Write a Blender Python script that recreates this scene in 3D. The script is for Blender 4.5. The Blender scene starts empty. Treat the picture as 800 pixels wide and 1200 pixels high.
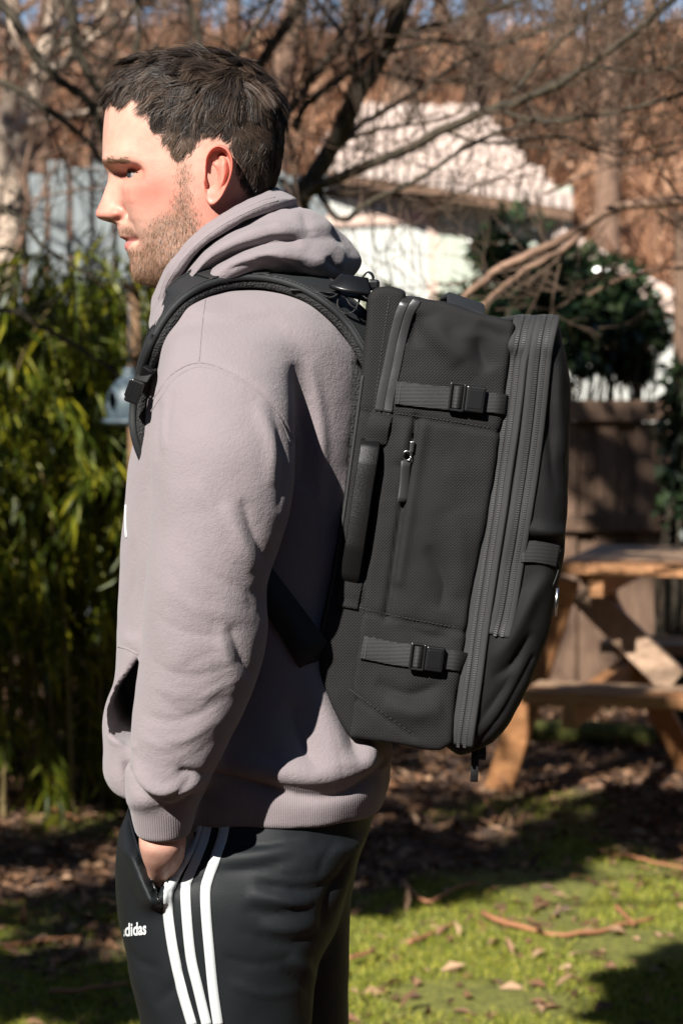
import bpy, bmesh, math, random
import numpy as np
from mathutils import Vector, Matrix, Euler, noise
from mathutils.bvhtree import BVHTree
R = math.radians
random.seed(7); RNG = np.random.default_rng(7)
scene = bpy.context.scene
COL = scene.collection

# ------------------------------------------------------------------ camera
CAM = np.array([0.0, 0.0, 1.50]); PITCH = math.atan(200/2833); FPX = 2833.0
cam_d = bpy.data.cameras.new('camera'); cam = bpy.data.objects.new('camera', cam_d); COL.objects.link(cam)
cam.location = CAM; cam.rotation_euler = (R(90) - PITCH, 0, 0)
cam_d.sensor_fit = 'VERTICAL'; cam_d.sensor_height = 36.0; cam_d.sensor_width = 24.0
cam_d.lens = FPX / 1200 * 36; cam_d.clip_start = 0.05; cam_d.clip_end = 2000
cam_d.dof.use_dof = True; cam_d.dof.focus_distance = 2.44; cam_d.dof.aperture_fstop = 8.5
scene.camera = cam
# ------------------------------------------------------------------ light
SUN_AZ, SUN_EL = R(28), R(36)
SUNV = Vector((-math.sin(SUN_AZ)*math.cos(SUN_EL), -math.cos(SUN_AZ)*math.cos(SUN_EL), math.sin(SUN_EL)))
world = bpy.data.worlds.new('World'); scene.world = world; world.use_nodes = True
wn = world.node_tree.nodes; wl = world.node_tree.links
sky = wn.new('ShaderNodeTexSky'); sky.sky_type = 'NISHITA'; sky.sun_disc = False
sky.sun_elevation = SUN_EL; sky.sun_rotation = SUN_AZ + math.pi; sky.air_density = 0.7; sky.dust_density = 0.0; sky.ozone_density = 1.2
bg = [n for n in wn if n.type == 'BACKGROUND'][0]; wl.new(sky.outputs[0], bg.inputs[0]); bg.inputs[1].default_value = 0.05
sun_d = bpy.data.lights.new('sun', 'SUN'); sun_d.energy = 5.0; sun_d.angle = R(0.5); sun_d.color = (1.0, 0.955, 0.895)
sun = bpy.data.objects.new('sun', sun_d); COL.objects.link(sun)
sun.rotation_euler = SUNV.to_track_quat('Z', 'Y').to_euler(); sun.location = SUNV * 30
scene.view_settings.view_transform = 'Standard'; scene.view_settings.look = 'None'
scene.view_settings.exposure = 1.12; scene.view_settings.gamma = 1.0
scene.view_settings.use_curve_mapping = False
scene.render.engine = 'CYCLES'
scene.cycles.use_denoising = True
scene.cycles.max_bounces = 6; scene.cycles.diffuse_bounces = 2; scene.cycles.glossy_bounces = 3; scene.cycles.transparent_max_bounces = 8

# ------------------------------------------------------------------ photo pixel <-> world
_FWD = np.array([0, math.cos(PITCH), -math.sin(PITCH)]); _UP = np.array([0, math.sin(PITCH), math.cos(PITCH)])
def P(px, py, Y):
    px, py, Y = np.broadcast_arrays(np.asarray(px, float), np.asarray(py, float), np.asarray(Y, float))
    d = _FWD + ((px-400)/FPX)[..., None]*np.array([1., 0, 0]) + ((600-py)/FPX)[..., None]*_UP
    return CAM + d * (Y/d[..., 1])[..., None]
def proj(V):
    q = np.asarray(V) - CAM; f = q @ _FWD
    return 400 + FPX*q[..., 0]/f, 600 - FPX*(q @ _UP)/f
def ray(px, py):
    p = P(px, py, 1.0); d = p - CAM; return Vector(d/np.linalg.norm(d))

# ------------------------------------------------------------------ object helpers
def root_origin(o):
    while o.parent: o = o.parent
    return np.array(o.location)
def tag(o, label=None, cat=None, group=None, kind=None):
    if label: o['label'] = label
    if cat: o['category'] = cat
    if group: o['group'] = group
    if kind: o['kind'] = kind
    return o
def thing(name, label, cat, loc=(0, 0, 0), group=None):
    o = bpy.data.objects.new(name, None); COL.objects.link(o); o.location = loc; o.empty_display_size = .1
    return tag(o, label, cat, group)
def mesh_data(name, V, F, smooth=True):
    me = bpy.data.meshes.new(name); V = np.asarray(V, np.float32)
    if isinstance(F, np.ndarray):
        n, k = F.shape
        me.vertices.add(len(V)); me.vertices.foreach_set('co', V.ravel())
        me.loops.add(n*k); me.loops.foreach_set('vertex_index', F.astype(np.int32).ravel())
        me.polygons.add(n); me.polygons.foreach_set('loop_start', np.arange(0, n*k, k, dtype=np.int32))
        me.update(calc_edges=True)
    else:
        me.from_pydata(V.tolist(), [], [list(map(int, f)) for f in F])
    me.polygons.foreach_set('use_smooth', np.full(len(me.polygons), smooth)); me.update()
    return me
def mk(name, V, F, mat, parent=None, smooth=True, loc=None):
    V = np.asarray(V, float)
    if parent is not None: V = V - root_origin(parent)
    elif loc is not None: V = V - np.asarray(loc)
    me = mesh_data(name, V, F, smooth)
    if mat: me.materials.append(mat)
    o = bpy.data.objects.new(name, me); COL.objects.link(o)
    if parent is not None: o.parent = parent
    elif loc is not None: o.location = loc
    return o
def bm_obj(name, bm, mat, parent=None, smooth=False):
    me = bpy.data.meshes.new(name); bm.to_mesh(me); bm.free()
    V = np.empty(len(me.vertices)*3, np.float32); me.vertices.foreach_get('co', V); V = V.reshape(-1, 3)
    if parent is not None:
        V -= root_origin(parent); me.vertices.foreach_set('co', V.ravel())
    me.polygons.foreach_set('use_smooth', np.full(len(me.polygons), smooth)); me.update()
    if mat: me.materials.append(mat)
    o = bpy.data.objects.new(name, me); COL.objects.link(o)
    if parent is not None: o.parent = parent
    return o
def attr(o, name, val):
    a = o.data.attributes.new(name, 'FLOAT', 'POINT'); a.data.foreach_set('value', np.asarray(val, np.float32))
def verts_of(o, world=True):
    V = np.empty(len(o.data.vertices)*3, np.float32); o.data.vertices.foreach_get('co', V); V = V.reshape(-1, 3).astype(float)
    return V + root_origin(o) if world else V
def bvh_of(*objs):
    VV, FF, n = [], [], 0
    for o in objs:
        v = verts_of(o); VV += [tuple(p) for p in v]
        FF += [tuple(i+n for i in p.vertices) for p in o.data.polygons]; n += len(v)
    return BVHTree.FromPolygons(VV, FF)
def join_VF(parts):
    VV, FF, n = [], [], 0
    for V, F in parts:
        VV.append(np.asarray(V, float)); FF += [[int(i)+n for i in f] for f in F]; n += len(V)
    return np.concatenate(VV), FF
def hit_px(bvh, px, py, off=0.0):
    d = ray(px, py); h = bvh.ray_cast(Vector(CAM), d)
    if h[0] is None: return None
    n = h[1]
    if n.dot(d) > 0: n = -n
    return np.array(h[0] + n*off), np.array(n)

# ------------------------------------------------------------------ curves / interpolation
def hermite(x, y, xi):
    """smooth non-overshooting-ish interpolation of y (n or n,k) at xi"""
    x = np.asarray(x, float); y = np.asarray(y, float)
    if y.ndim == 1: return hermite(x, y[:, None], xi)[:, 0]
    o = np.argsort(x); x = x[o]; y = y[o]
    h = np.diff(x)[:, None]; dl = np.diff(y, axis=0)/h
    m = np.zeros_like(y); m[0] = dl[0]; m[-1] = dl[-1]
    a, b = dl[:-1], dl[1:]
    mm = (h[1:]*a + h[:-1]*b)/(h[1:]+h[:-1])
    lim = 3*np.minimum(abs(a), abs(b)); mm = np.sign(mm)*np.minimum(abs(mm), lim); mm[(a*b) <= 0] = 0
    m[1:-1] = mm
    xi = np.clip(np.asarray(xi, float), x[0], x[-1]); k = np.clip(np.searchsorted(x, xi)-1, 0, len(x)-2)
    t = ((xi-x[k])/(x[k+1]-x[k]))[:, None]; hk = h[k]
    return (2*t**3-3*t**2+1)*y[k] + (t**3-2*t**2+t)*hk*m[k] + (-2*t**3+3*t**2)*y[k+1] + (t**3-t**2)*hk*m[k+1]
def catmull(pts, n):
    p = np.asarray(pts, float); m = len(p)
    if m == 2: return p[0] + (p[1]-p[0])*np.linspace(0, 1, n)[:, None]
    q = np.vstack([2*p[0]-p[1], p, 2*p[-1]-p[-2]]); u = np.linspace(0, m-1, n); k = np.minimum(u.astype(int), m-2); t = (u-k)[:, None]
    a, b, c, d = q[k], q[k+1], q[k+2], q[k+3]
    return .5*((2*b)+(c-a)*t+(2*a-5*b+4*c-d)*t**2+(3*b-a-3*c+d)*t**3)
def resample(pts, n):
    p = np.asarray(pts, float); s = np.r_[0, np.cumsum(np.linalg.norm(np.diff(p, axis=0), axis=1))]
    t = np.linspace(0, s[-1], n); return np.stack([np.interp(t, s, p[:, i]) for i in range(p.shape[1])], 1)
def nrm(v):
    v = np.asarray(v, float); return v/np.maximum(np.linalg.norm(v, axis=-1, keepdims=True), 1e-9)

# ------------------------------------------------------------------ implicit surfaces
def smin(a, b, k):
    h = np.maximum(k-abs(a-b), 0)/k; return np.minimum(a, b) - h*h*k*.25
class Grid:
    def __init__(s, lo, hi, h):
        s.lo = np.array(lo, float); s.h = h; s.n = np.ceil((np.array(hi)-lo)/h).astype(int)+1
        s.F = np.full(s.n, .05, np.float32)
        s.ax = [(s.lo[i]+h*np.arange(s.n[i])).astype(np.float32) for i in range(3)]
    def sub(s, lo, hi):
        a = np.clip(np.floor((np.array(lo)-s.lo)/s.h).astype(int), 0, s.n); b = np.clip(np.ceil((np.array(hi)-s.lo)/s.h).astype(int)+1, 0, s.n)
        sl = tuple(slice(a[i], b[i]) for i in range(3))
        return sl, s.ax[0][sl[0]][:, None, None], s.ax[1][sl[1]][None, :, None], s.ax[2][sl[2]][None, None, :]
    def union(s, f, lo, hi, k):
        sl, x, y, z = s.sub(lo, hi); s.F[sl] = smin(s.F[sl], f(x, y, z).astype(np.float32), k)
    def cut(s, f, lo, hi, k):
        sl, x, y, z = s.sub(lo, hi); s.F[sl] = -smin(-s.F[sl], f(x, y, z).astype(np.float32), k)
    def mesh(s):
        F = s.F; S = F < 0
        nx, ny, nz = S.shape
        cnt = np.zeros((nx-1, ny-1, nz-1), np.int8)
        for i in (0, 1):
            for j in (0, 1):
                for k in (0, 1): cnt += S[i:nx-1+i, j:ny-1+j, k:nz-1+k]
        act = np.argwhere((cnt > 0) & (cnt < 8)); del cnt
        c = {}
        for i in (0, 1):
            for j in (0, 1):
                for k in (0, 1): c[i, j, k] = F[act[:, 0]+i, act[:, 1]+j, act[:, 2]+k].astype(float)
        acc = np.zeros((len(act), 3)); num = np.zeros(len(act))
        for a in c:
            for ax in range(3):
                if a[ax] == 0:
                    b = list(a); b[ax] = 1; b = tuple(b); fa, fb = c[a], c[b]
                    m = (fa < 0) != (fb < 0); t = np.where(m, fa/np.where(m, fa-fb, 1), 0)
                    for q in range(3): acc[:, q] += np.where(m, a[q] + (t if q == ax else 0), 0)
                    num += m
        V = s.lo + s.h*(act + acc/num[:, None])
        idx = np.full((nx-1, ny-1, nz-1), -1, np.int32); idx[act[:, 0], act[:, 1], act[:, 2]] = np.arange(len(act))
        Q = []
        for ax in range(3):
            u, v = [(1, 2), (2, 0), (0, 1)][ax]
            sa = [slice(None)]*3; sb = [slice(None)]*3; sa[ax] = slice(0, -1); sb[ax] = slice(1, None)
            A = S[tuple(sa)]; B = S[tuple(sb)]
            e = np.argwhere(A != B); inside = A[e[:, 0], e[:, 1], e[:, 2]]
            ok = (e[:, u] > 0) & (e[:, v] > 0) & (e[:, u] < S.shape[u]-1) & (e[:, v] < S.shape[v]-1); e = e[ok]; inside = inside[ok]
            def at(du, dv):
                q = e.copy(); q[:, u] += du; q[:, v] += dv; return idx[q[:, 0], q[:, 1], q[:, 2]]
            q = np.stack([at(-1, -1), at(0, -1), at(0, 0), at(-1, 0)], 1)
            q[~inside] = q[~inside][:, ::-1]; Q.append(q)
        Q = np.concatenate(Q); Q = Q[(Q >= 0).all(1)]
        return V, Q
def lap_smooth(V, Q, it=2, lam=.5):
    V = V.copy(); E = np.concatenate([Q[:, [0, 1]], Q[:, [1, 2]], Q[:, [2, 3]], Q[:, [3, 0]]]); E = np.concatenate([E, E[:, ::-1]])
    deg = np.bincount(E[:, 0], minlength=len(V)).astype(float)[:, None]
    for _ in range(it):
        S = np.stack([np.bincount(E[:, 0], weights=V[E[:, 1], k], minlength=len(V)) for k in range(3)], 1)
        V += lam*(S/np.maximum(deg, 1)-V)
    return V
def vnormals(V, Q):
    n = np.cross(V[Q[:, 2]]-V[Q[:, 0]], V[Q[:, 3 if Q.shape[1] > 3 else 2]]-V[Q[:, 1]]); N = np.zeros_like(V)
    for k in range(Q.shape[1]):
        for a in range(3): N[:, a] += np.bincount(Q[:, k], weights=n[:, a], minlength=len(V))
    return nrm(N)
class Slices:
    """solid given by horizontal slices (py, x front, x back, depth of its middle, half depth) read off the photo; n = squareness"""
    def __init__(s, rows, n=2.4):
        r = np.array([list(q)+[q[3]]*(6-len(q)) for q in rows], float); mid = P((r[:, 1]+r[:, 2])/2, r[:, 0], r[:, 5])
        z = mid[:, 2]; xf = P(r[:, 1], r[:, 0], r[:, 5])[:, 0]; xb = P(r[:, 2], r[:, 0], r[:, 5])[:, 0]
        zz = np.linspace(z.min(), z.max(), 400); T = hermite(z, np.stack([xf, xb, r[:, 3], r[:, 4]], 1), zz)
        s.z, s.T, s.n = zz, T, n
        s.lo = np.array([T[:, 0].min()-.03, (T[:, 2]-T[:, 3]).min()-.03, zz[0]-.03]); s.hi = np.array([T[:, 1].max()+.03, (T[:, 2]+T[:, 3]).max()+.03, zz[-1]+.03])
    def __call__(s, x, y, z):
        q = np.clip(z, s.z[0], s.z[-1]); g = [np.interp(q.ravel(), s.z, s.T[:, i]).reshape(q.shape).astype(np.float32) for i in range(4)]
        a = (g[1]-g[0])/2; xc = (g[0]+g[1])/2; n = s.n
        r = (abs((x-xc)/a)**n + abs((y-g[2])/g[3])**n)**(1/n)
        f = (r-1)*np.minimum(a, g[3])
        return np.maximum(f, np.maximum(z-s.z[-1], s.z[0]-z))
def chain(pts, rad):
    """capsule chain of varying radius"""
    p = np.asarray(pts, float); r = np.asarray(rad, float)*np.ones(len(p))
    def f(x, y, z):
        best = None
        for a, b, ra, rb in zip(p[:-1], p[1:], r[:-1], r[1:]):
            d = b-a; L = max(d@d, 1e-9); t = np.clip(((x-a[0])*d[0]+(y-a[1])*d[1]+(z-a[2])*d[2])/L, 0, 1)
            q = np.sqrt((x-a[0]-t*d[0])**2+(y-a[1]-t*d[1])**2+(z-a[2]-t*d[2])**2)-(ra+(rb-ra)*t)
            best = q if best is None else np.minimum(best, q)
        return best
    m = r.max()+.03
    return f, p.min(0)-m, p.max(0)+m
def ellip(c, rad):
    c = np.asarray(c, float); rad = np.asarray(rad, float)
    f = lambda x, y, z: (np.sqrt(((x-c[0])/rad[0])**2+((y-c[1])/rad[1])**2+((z-c[2])/rad[2])**2)-1)*rad.min()
    return f, c-rad-.03, c+rad+.03
def poly_sdf(poly, x, z):
    """signed distance to a closed polygon in the x-z plane, negative inside"""
    x, z = np.broadcast_arrays(x, z); d = np.full(x.shape, 1e9); ins = np.zeros(x.shape, bool)
    n = len(poly)
    for i in range(n):
        a = poly[i]; b = poly[(i+1) % n]; e = b-a; L = max(e@e, 1e-12)
        t = np.clip(((x-a[0])*e[0]+(z-a[1])*e[1])/L, 0, 1); d = np.minimum(d, (x-a[0]-t*e[0])**2+(z-a[1]-t*e[1])**2)
        c = ((a[1] <= z) & (b[1] > z)) | ((b[1] <= z) & (a[1] > z))
        if abs(e[1]) > 1e-12: ins ^= c & (x < a[0]+(z-a[1])/e[1]*e[0])
    return np.where(ins, -1, 1)*np.sqrt(d)
def stroke_px(u, v, pts, taper=True):
    """(distance, signed distance, weight along) of photo points (u,v) to a polyline of photo points"""
    p = catmull(pts, max(8, 6*len(pts))); seg = np.r_[0, np.cumsum(np.linalg.norm(np.diff(p, axis=0), axis=1))]
    best = np.full(u.shape, 1e9); sg = np.zeros(u.shape); al = np.zeros(u.shape)
    for i in range(len(p)-1):
        a, b = p[i], p[i+1]; e = b-a; L = max(e@e, 1e-9); t = np.clip(((u-a[0])*e[0]+(v-a[1])*e[1])/L, 0, 1)
        dx, dy = u-a[0]-t*e[0], v-a[1]-t*e[1]; d = np.hypot(dx, dy); m = d < best
        best = np.where(m, d, best); sg = np.where(m, np.sign(e[0]*dy-e[1]*dx)*d, sg); al = np.where(m, (seg[i]+t*(seg[i+1]-seg[i]))/seg[-1], al)
    w = np.sin(np.pi*np.clip(al, 0, 1))**.6 if taper else np.ones(u.shape)
    return best, sg, w
def folds(V, N, strokes, facing=True):
    """push vertices along their normals to raise ridges / press valleys that run along photo polylines"""
    u, v = proj(V); disp = np.zeros(len(V)); vd = nrm(V-CAM); fac = np.clip(-(N*vd).sum(1)*2.5, 0, 1) if facing else 1
    for amp, wid, pts, *o in strokes:
        p = np.array(pts, float); m = (u > p[:, 0].min()-3*wid) & (u < p[:, 0].max()+3*wid) & (v > p[:, 1].min()-3*wid) & (v < p[:, 1].max()+3*wid)
        if not m.any(): continue
        d, sg, w = stroke_px(u[m], v[m], pts, taper=not (o and 'flat' in o))
        if o and 'step' in o: g = np.where(sg > 0, np.exp(-(sg/wid)**2), np.exp(-(sg/(wid*.35))**2))
        elif amp < 0: g = np.exp(-(d/(wid*.9))**1.25)
        else: g = np.exp(-(d/wid)**2)
        disp[m] += amp*.001*g*w
    return V + N*(disp*fac)[:, None]
def wobble(V, N, amp, size, seed=0):
    o = Vector((seed*13.1, seed*7.7, seed*3.3)); k = 1/size
    d = np.array([noise.fractal(Vector(p)*k+o, 1.0, 2.0, 2) for p in V]); return V + N*(amp*d)[:, None]
# ------------------------------------------------------------------ sweeps
def sweep(path, prof, normals, widths=None, closed_ends=True):
    """sweep a closed 2D profile (a along width, b along normal) along a path with given normals"""
    p = np.asarray(path, float); t = nrm(np.gradient(p, axis=0)); n = np.asarray(normals, float); n = nrm(n - (n*t).sum(1)[:, None]*t); b = np.cross(t, n)
    pr = np.asarray(prof, float); m = len(pr); w = np.ones(len(p)) if widths is None else np.asarray(widths)
    V = (p[:, None] + (b[:, None]*pr[None, :, :1])*w[:, None, None] + n[:, None]*pr[None, :, 1:]).reshape(-1, 3)
    F = [[i*m+j, i*m+(j+1) % m, (i+1)*m+(j+1) % m, (i+1)*m+j] for i in range(len(p)-1) for j in range(m)]
    if closed_ends: F += [list(range(m))[::-1], [(len(p)-1)*m+j for j in range(m)]]
    return V, F
def rprof(w, h, r=None, k=3):
    r = min(w, h)*.35 if r is None else r; out = []
    for sx, sy, a0 in ((1, 1, 0), (-1, 1, 90), (-1, -1, 180), (1, -1, 270)):
        for i in range(k):
            a = R(a0+90*i/(k-1)); out.append((sx*(w/2-r)+r*math.cos(a), sy*(h/2-r)+r*math.sin(a)))
    return np.array(out)
def tube(path, rad, k=8, closed_ends=True):
    p = np.asarray(path, float); t = nrm(np.gradient(p, axis=0)); r = np.asarray(rad, float)*np.ones(len(p))
    up = np.array([.21, .35, .91]); a = nrm(np.cross(t, up)); b = np.cross(t, a); th = np.linspace(0, 2*np.pi, k, endpoint=False)
    V = (p[:, None]+r[:, None, None]*(np.cos(th)[None, :, None]*a[:, None]+np.sin(th)[None, :, None]*b[:, None])).reshape(-1, 3)
    F = [[i*k+j, i*k+(j+1) % k, (i+1)*k+(j+1) % k, (i+1)*k+j] for i in range(len(p)-1) for j in range(k)]
    if closed_ends: F += [list(range(k))[::-1], [(len(p)-1)*k+j for j in range(k)]]
    return V, F
def box_VF(c, ax, ay, az):
    """box from its centre and three half vectors"""
    c, ax, ay, az = map(lambda q: np.asarray(q, float), (c, ax, ay, az))
    V = [c+i*ax+j*ay+k*az for i in (-1, 1) for j in (-1, 1) for k in (-1, 1)]
    return np.array(V), [[0, 1, 3, 2], [4, 6, 7, 5], [0, 4, 5, 1], [2, 3, 7, 6], [0, 2, 6, 4], [1, 5, 7, 3]]
def bevel(o, w=.002, seg=2):
    m = o.modifiers.new('bevel', 'BEVEL'); m.width = w; m.segments = seg; m.limit_method = 'ANGLE'; m.angle_limit = R(35); return o
# ------------------------------------------------------------------ materials
def mat(name, base=(.5, .5, .5), rough=.6, **kw):
    m = bpy.data.materials.new(name); m.use_nodes = True; nt = m.node_tree; b = nt.nodes['Principled BSDF']
    b.inputs['Base Color'].default_value = (*base, 1); b.inputs['Roughness'].default_value = rough
    for k, v in kw.items(): b.inputs[k.replace('_', ' ')].default_value = v
    return m
class NT:
    def __init__(s, m): s.m = m; s.nt = m.node_tree; s.b = s.nt.nodes['Principled BSDF']
    def n(s, t, **kw):
        q = s.nt.nodes.new('ShaderNode'+t)
        for k, v in kw.items():
            if k.startswith('i_'): q.inputs[k[2:].replace('_', ' ')].default_value = v
            else: setattr(q, k, v)
        return q
    def l(s, a, b): s.nt.links.new(a, b)
    def coord(s, out='Object'): return s.n('TexCoord').outputs[out]
    def noise(s, scale, detail=3, rough=.5, vec=None, dist=0):
        q = s.n('TexNoise'); q.inputs['Scale'].default_value = scale; q.inputs['Detail'].default_value = detail; q.inputs['Roughness'].default_value = rough; q.inputs['Distortion'].default_value = dist
        s.l(vec if vec is not None else s.coord(), q.inputs['Vector']); return q
    def ramp(s, fac, stops):
        q = s.n('ValToRGB'); e = q.color_ramp.elements
        while len(e) < len(stops): e.new(.5)
        for x, (p, c) in zip(e, stops): x.position = p; x.color = (*c, 1) if len(c) == 3 else c
        s.l(fac, q.inputs[0]); return q.outputs[0]
    def mix(s, fac, a, b, blend='MIX'):
        q = s.n('Mix', data_type='RGBA', blend_type=blend)
        for v, i in ((fac, 0), (a, 6), (b, 7)):
            if hasattr(v, 'node'): s.l(v, q.inputs[i])
            else: q.inputs[i].default_value = v if i == 0 or len(v) == 4 else (*v, 1)
        return q.outputs[2]
    def math(s, op, a, b=0.0):
        q = s.n('Math', operation=op)
        for v, i in ((a, 0), (b, 1)):
            if hasattr(v, 'node'): s.l(v, q.inputs[i])
            else: q.inputs[i].default_value = v
        return q.outputs[0]
    def bump(s, h, strength=.3, dist=.001, normal=None):
        q = s.n('Bump'); q.inputs['Strength'].default_value = strength; q.inputs['Distance'].default_value = dist; s.l(h, q.inputs['Height'])
        if normal is not None: s.l(normal, q.inputs['Normal'])
        s.l(q.outputs[0], s.b.inputs['Normal']); return q.outputs[0]
    def color(s, c): s.l(c, s.b.inputs['Base Color'])
    def attr(s, name): return s.n('Attribute', attribute_name=name).outputs['Fac']
# ================================================================== PERSON
Y0 = 2.57; PXM = FPX/2.57
base = P(285, 600, Y0)[0]
person = thing('person', 'man in mauve-grey hooded sweatshirt and black striped track trousers, shown in profile', 'person', (base, Y0, 0))

# ---- materials
M_skin = mat('skin', (.55, .36, .29), .48, Subsurface_Weight=.12, Subsurface_Scale=.006, Specular_IOR_Level=.35)
M_skin.node_tree.nodes['Principled BSDF'].inputs['Subsurface Radius'].default_value = (1, .35, .2)
q = NT(M_skin)
n1 = q.noise(260, 4); n2 = q.noise(38, 4)
c = q.mix(n2.outputs[0], (.55, .345, .268), (.47, .265, .20))
nb = q.noise(95, 5, .65); c = q.mix(q.math('MULTIPLY', q.math('SUBTRACT', nb.outputs[0], .35), 1.3), c, (.48, .215, .155))
c = q.mix(q.math('MULTIPLY', q.attr('blush'), .85), c, (.58, .14, .10))
st = q.math('MULTIPLY', q.attr('stubble'), q.math('MULTIPLY_ADD', q.noise(900, 2).outputs[0], .8)); 
c = q.mix(q.math('MULTIPLY', q.attr('stubble'), .62), c, (.21, .12, .075))
c = q.mix(q.attr('scalp'), c, (.018, .012, .009))
c = q.mix(q.attr('lip'), c, (.42, .15, .13))
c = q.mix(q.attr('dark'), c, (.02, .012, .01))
q.color(c); v_ = q.n('TexVoronoi', i_Scale=900.0); q.l(q.coord(), v_.inputs[0]); q.bump(q.math('ADD', q.math('MULTIPLY', nb.outputs[0], 1.5), q.math('ADD', n1.outputs[0], q.math('MULTIPLY', v_.outputs[0], .5))), .20, .0009)
M_eye = mat('eye_white', (.55, .50, .47), .15)
q = NT(M_eye); c = q.mix(q.attr('iris'), (.30, .25, .24), (.03, .035, .04)); q.color(c)
M_hair = mat('dark_brown_hair', (.022, .0135, .009), .55, Specular_IOR_Level=.35)
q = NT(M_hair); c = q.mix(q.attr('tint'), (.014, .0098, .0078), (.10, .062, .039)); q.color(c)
M_beard = mat('light_brown_beard', (.16, .085, .045), .5)
q = NT(M_beard); c = q.mix(q.attr('tint'), (.075, .042, .024), (.27, .155, .085)); q.color(c)
M_fleece = mat('mauve_grey_fleece', (.3, .25, .25), .92, Sheen_Weight=.15, Sheen_Roughness=.6)
q = NT(M_fleece); n1 = q.noise(900, 2); n2 = q.noise(16, 3); n3 = q.noise(240, 3)
c = q.mix(n2.outputs[0], (.190, .160, .167), (.222, .187, .195)); c = q.mix(q.math('MULTIPLY', n1.outputs[0], .5), c, (.14, .117, .122)); q.color(c)
n4 = q.noise(55, 4, .6); q.bump(q.math('ADD', q.math('MULTIPLY', n4.outputs[0], .8), q.math('ADD', n1.outputs[0], n3.outputs[0])), .55, .0014)
M_rib = mat('mauve_grey_rib', (.3, .25, .25), .92, Sheen_Weight=.15)
q = NT(M_rib); n1 = q.noise(700, 2); w = q.n('TexWave', wave_type='BANDS', bands_direction='X', i_Scale=140.0, i_Distortion=.4); q.l(q.coord(), w.inputs['Vector'])
c = q.mix(n1.outputs[0], (.175, .147, .153), (.21, .176, .183)); q.color(c); q.bump(q.math('ADD', w.outputs[1], n1.outputs[0]), .35, .001)
M_track = mat('black_tricot', (.006, .007, .008), .6, Specular_IOR_Level=.28)
q = NT(M_track); n1 = q.noise(1100, 2); n2 = q.noise(30, 3)
c = q.mix(n2.outputs[0], (.0036, .0050, .0062), (.0070, .0090, .0105)); q.color(c); q.bump(n1.outputs[0], .3, .0008)
M_white = mat('white_stripe_tape', (.46, .48, .48), .6)
q = NT(M_white); n1 = q.noise(900, 2); q.bump(n1.outputs[0], .3, .0006)
M_blackzip = mat('black_zip', (.008, .008, .009), .35)
M_sole = mat('shoe', (.05, .05, .055), .6)

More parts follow.
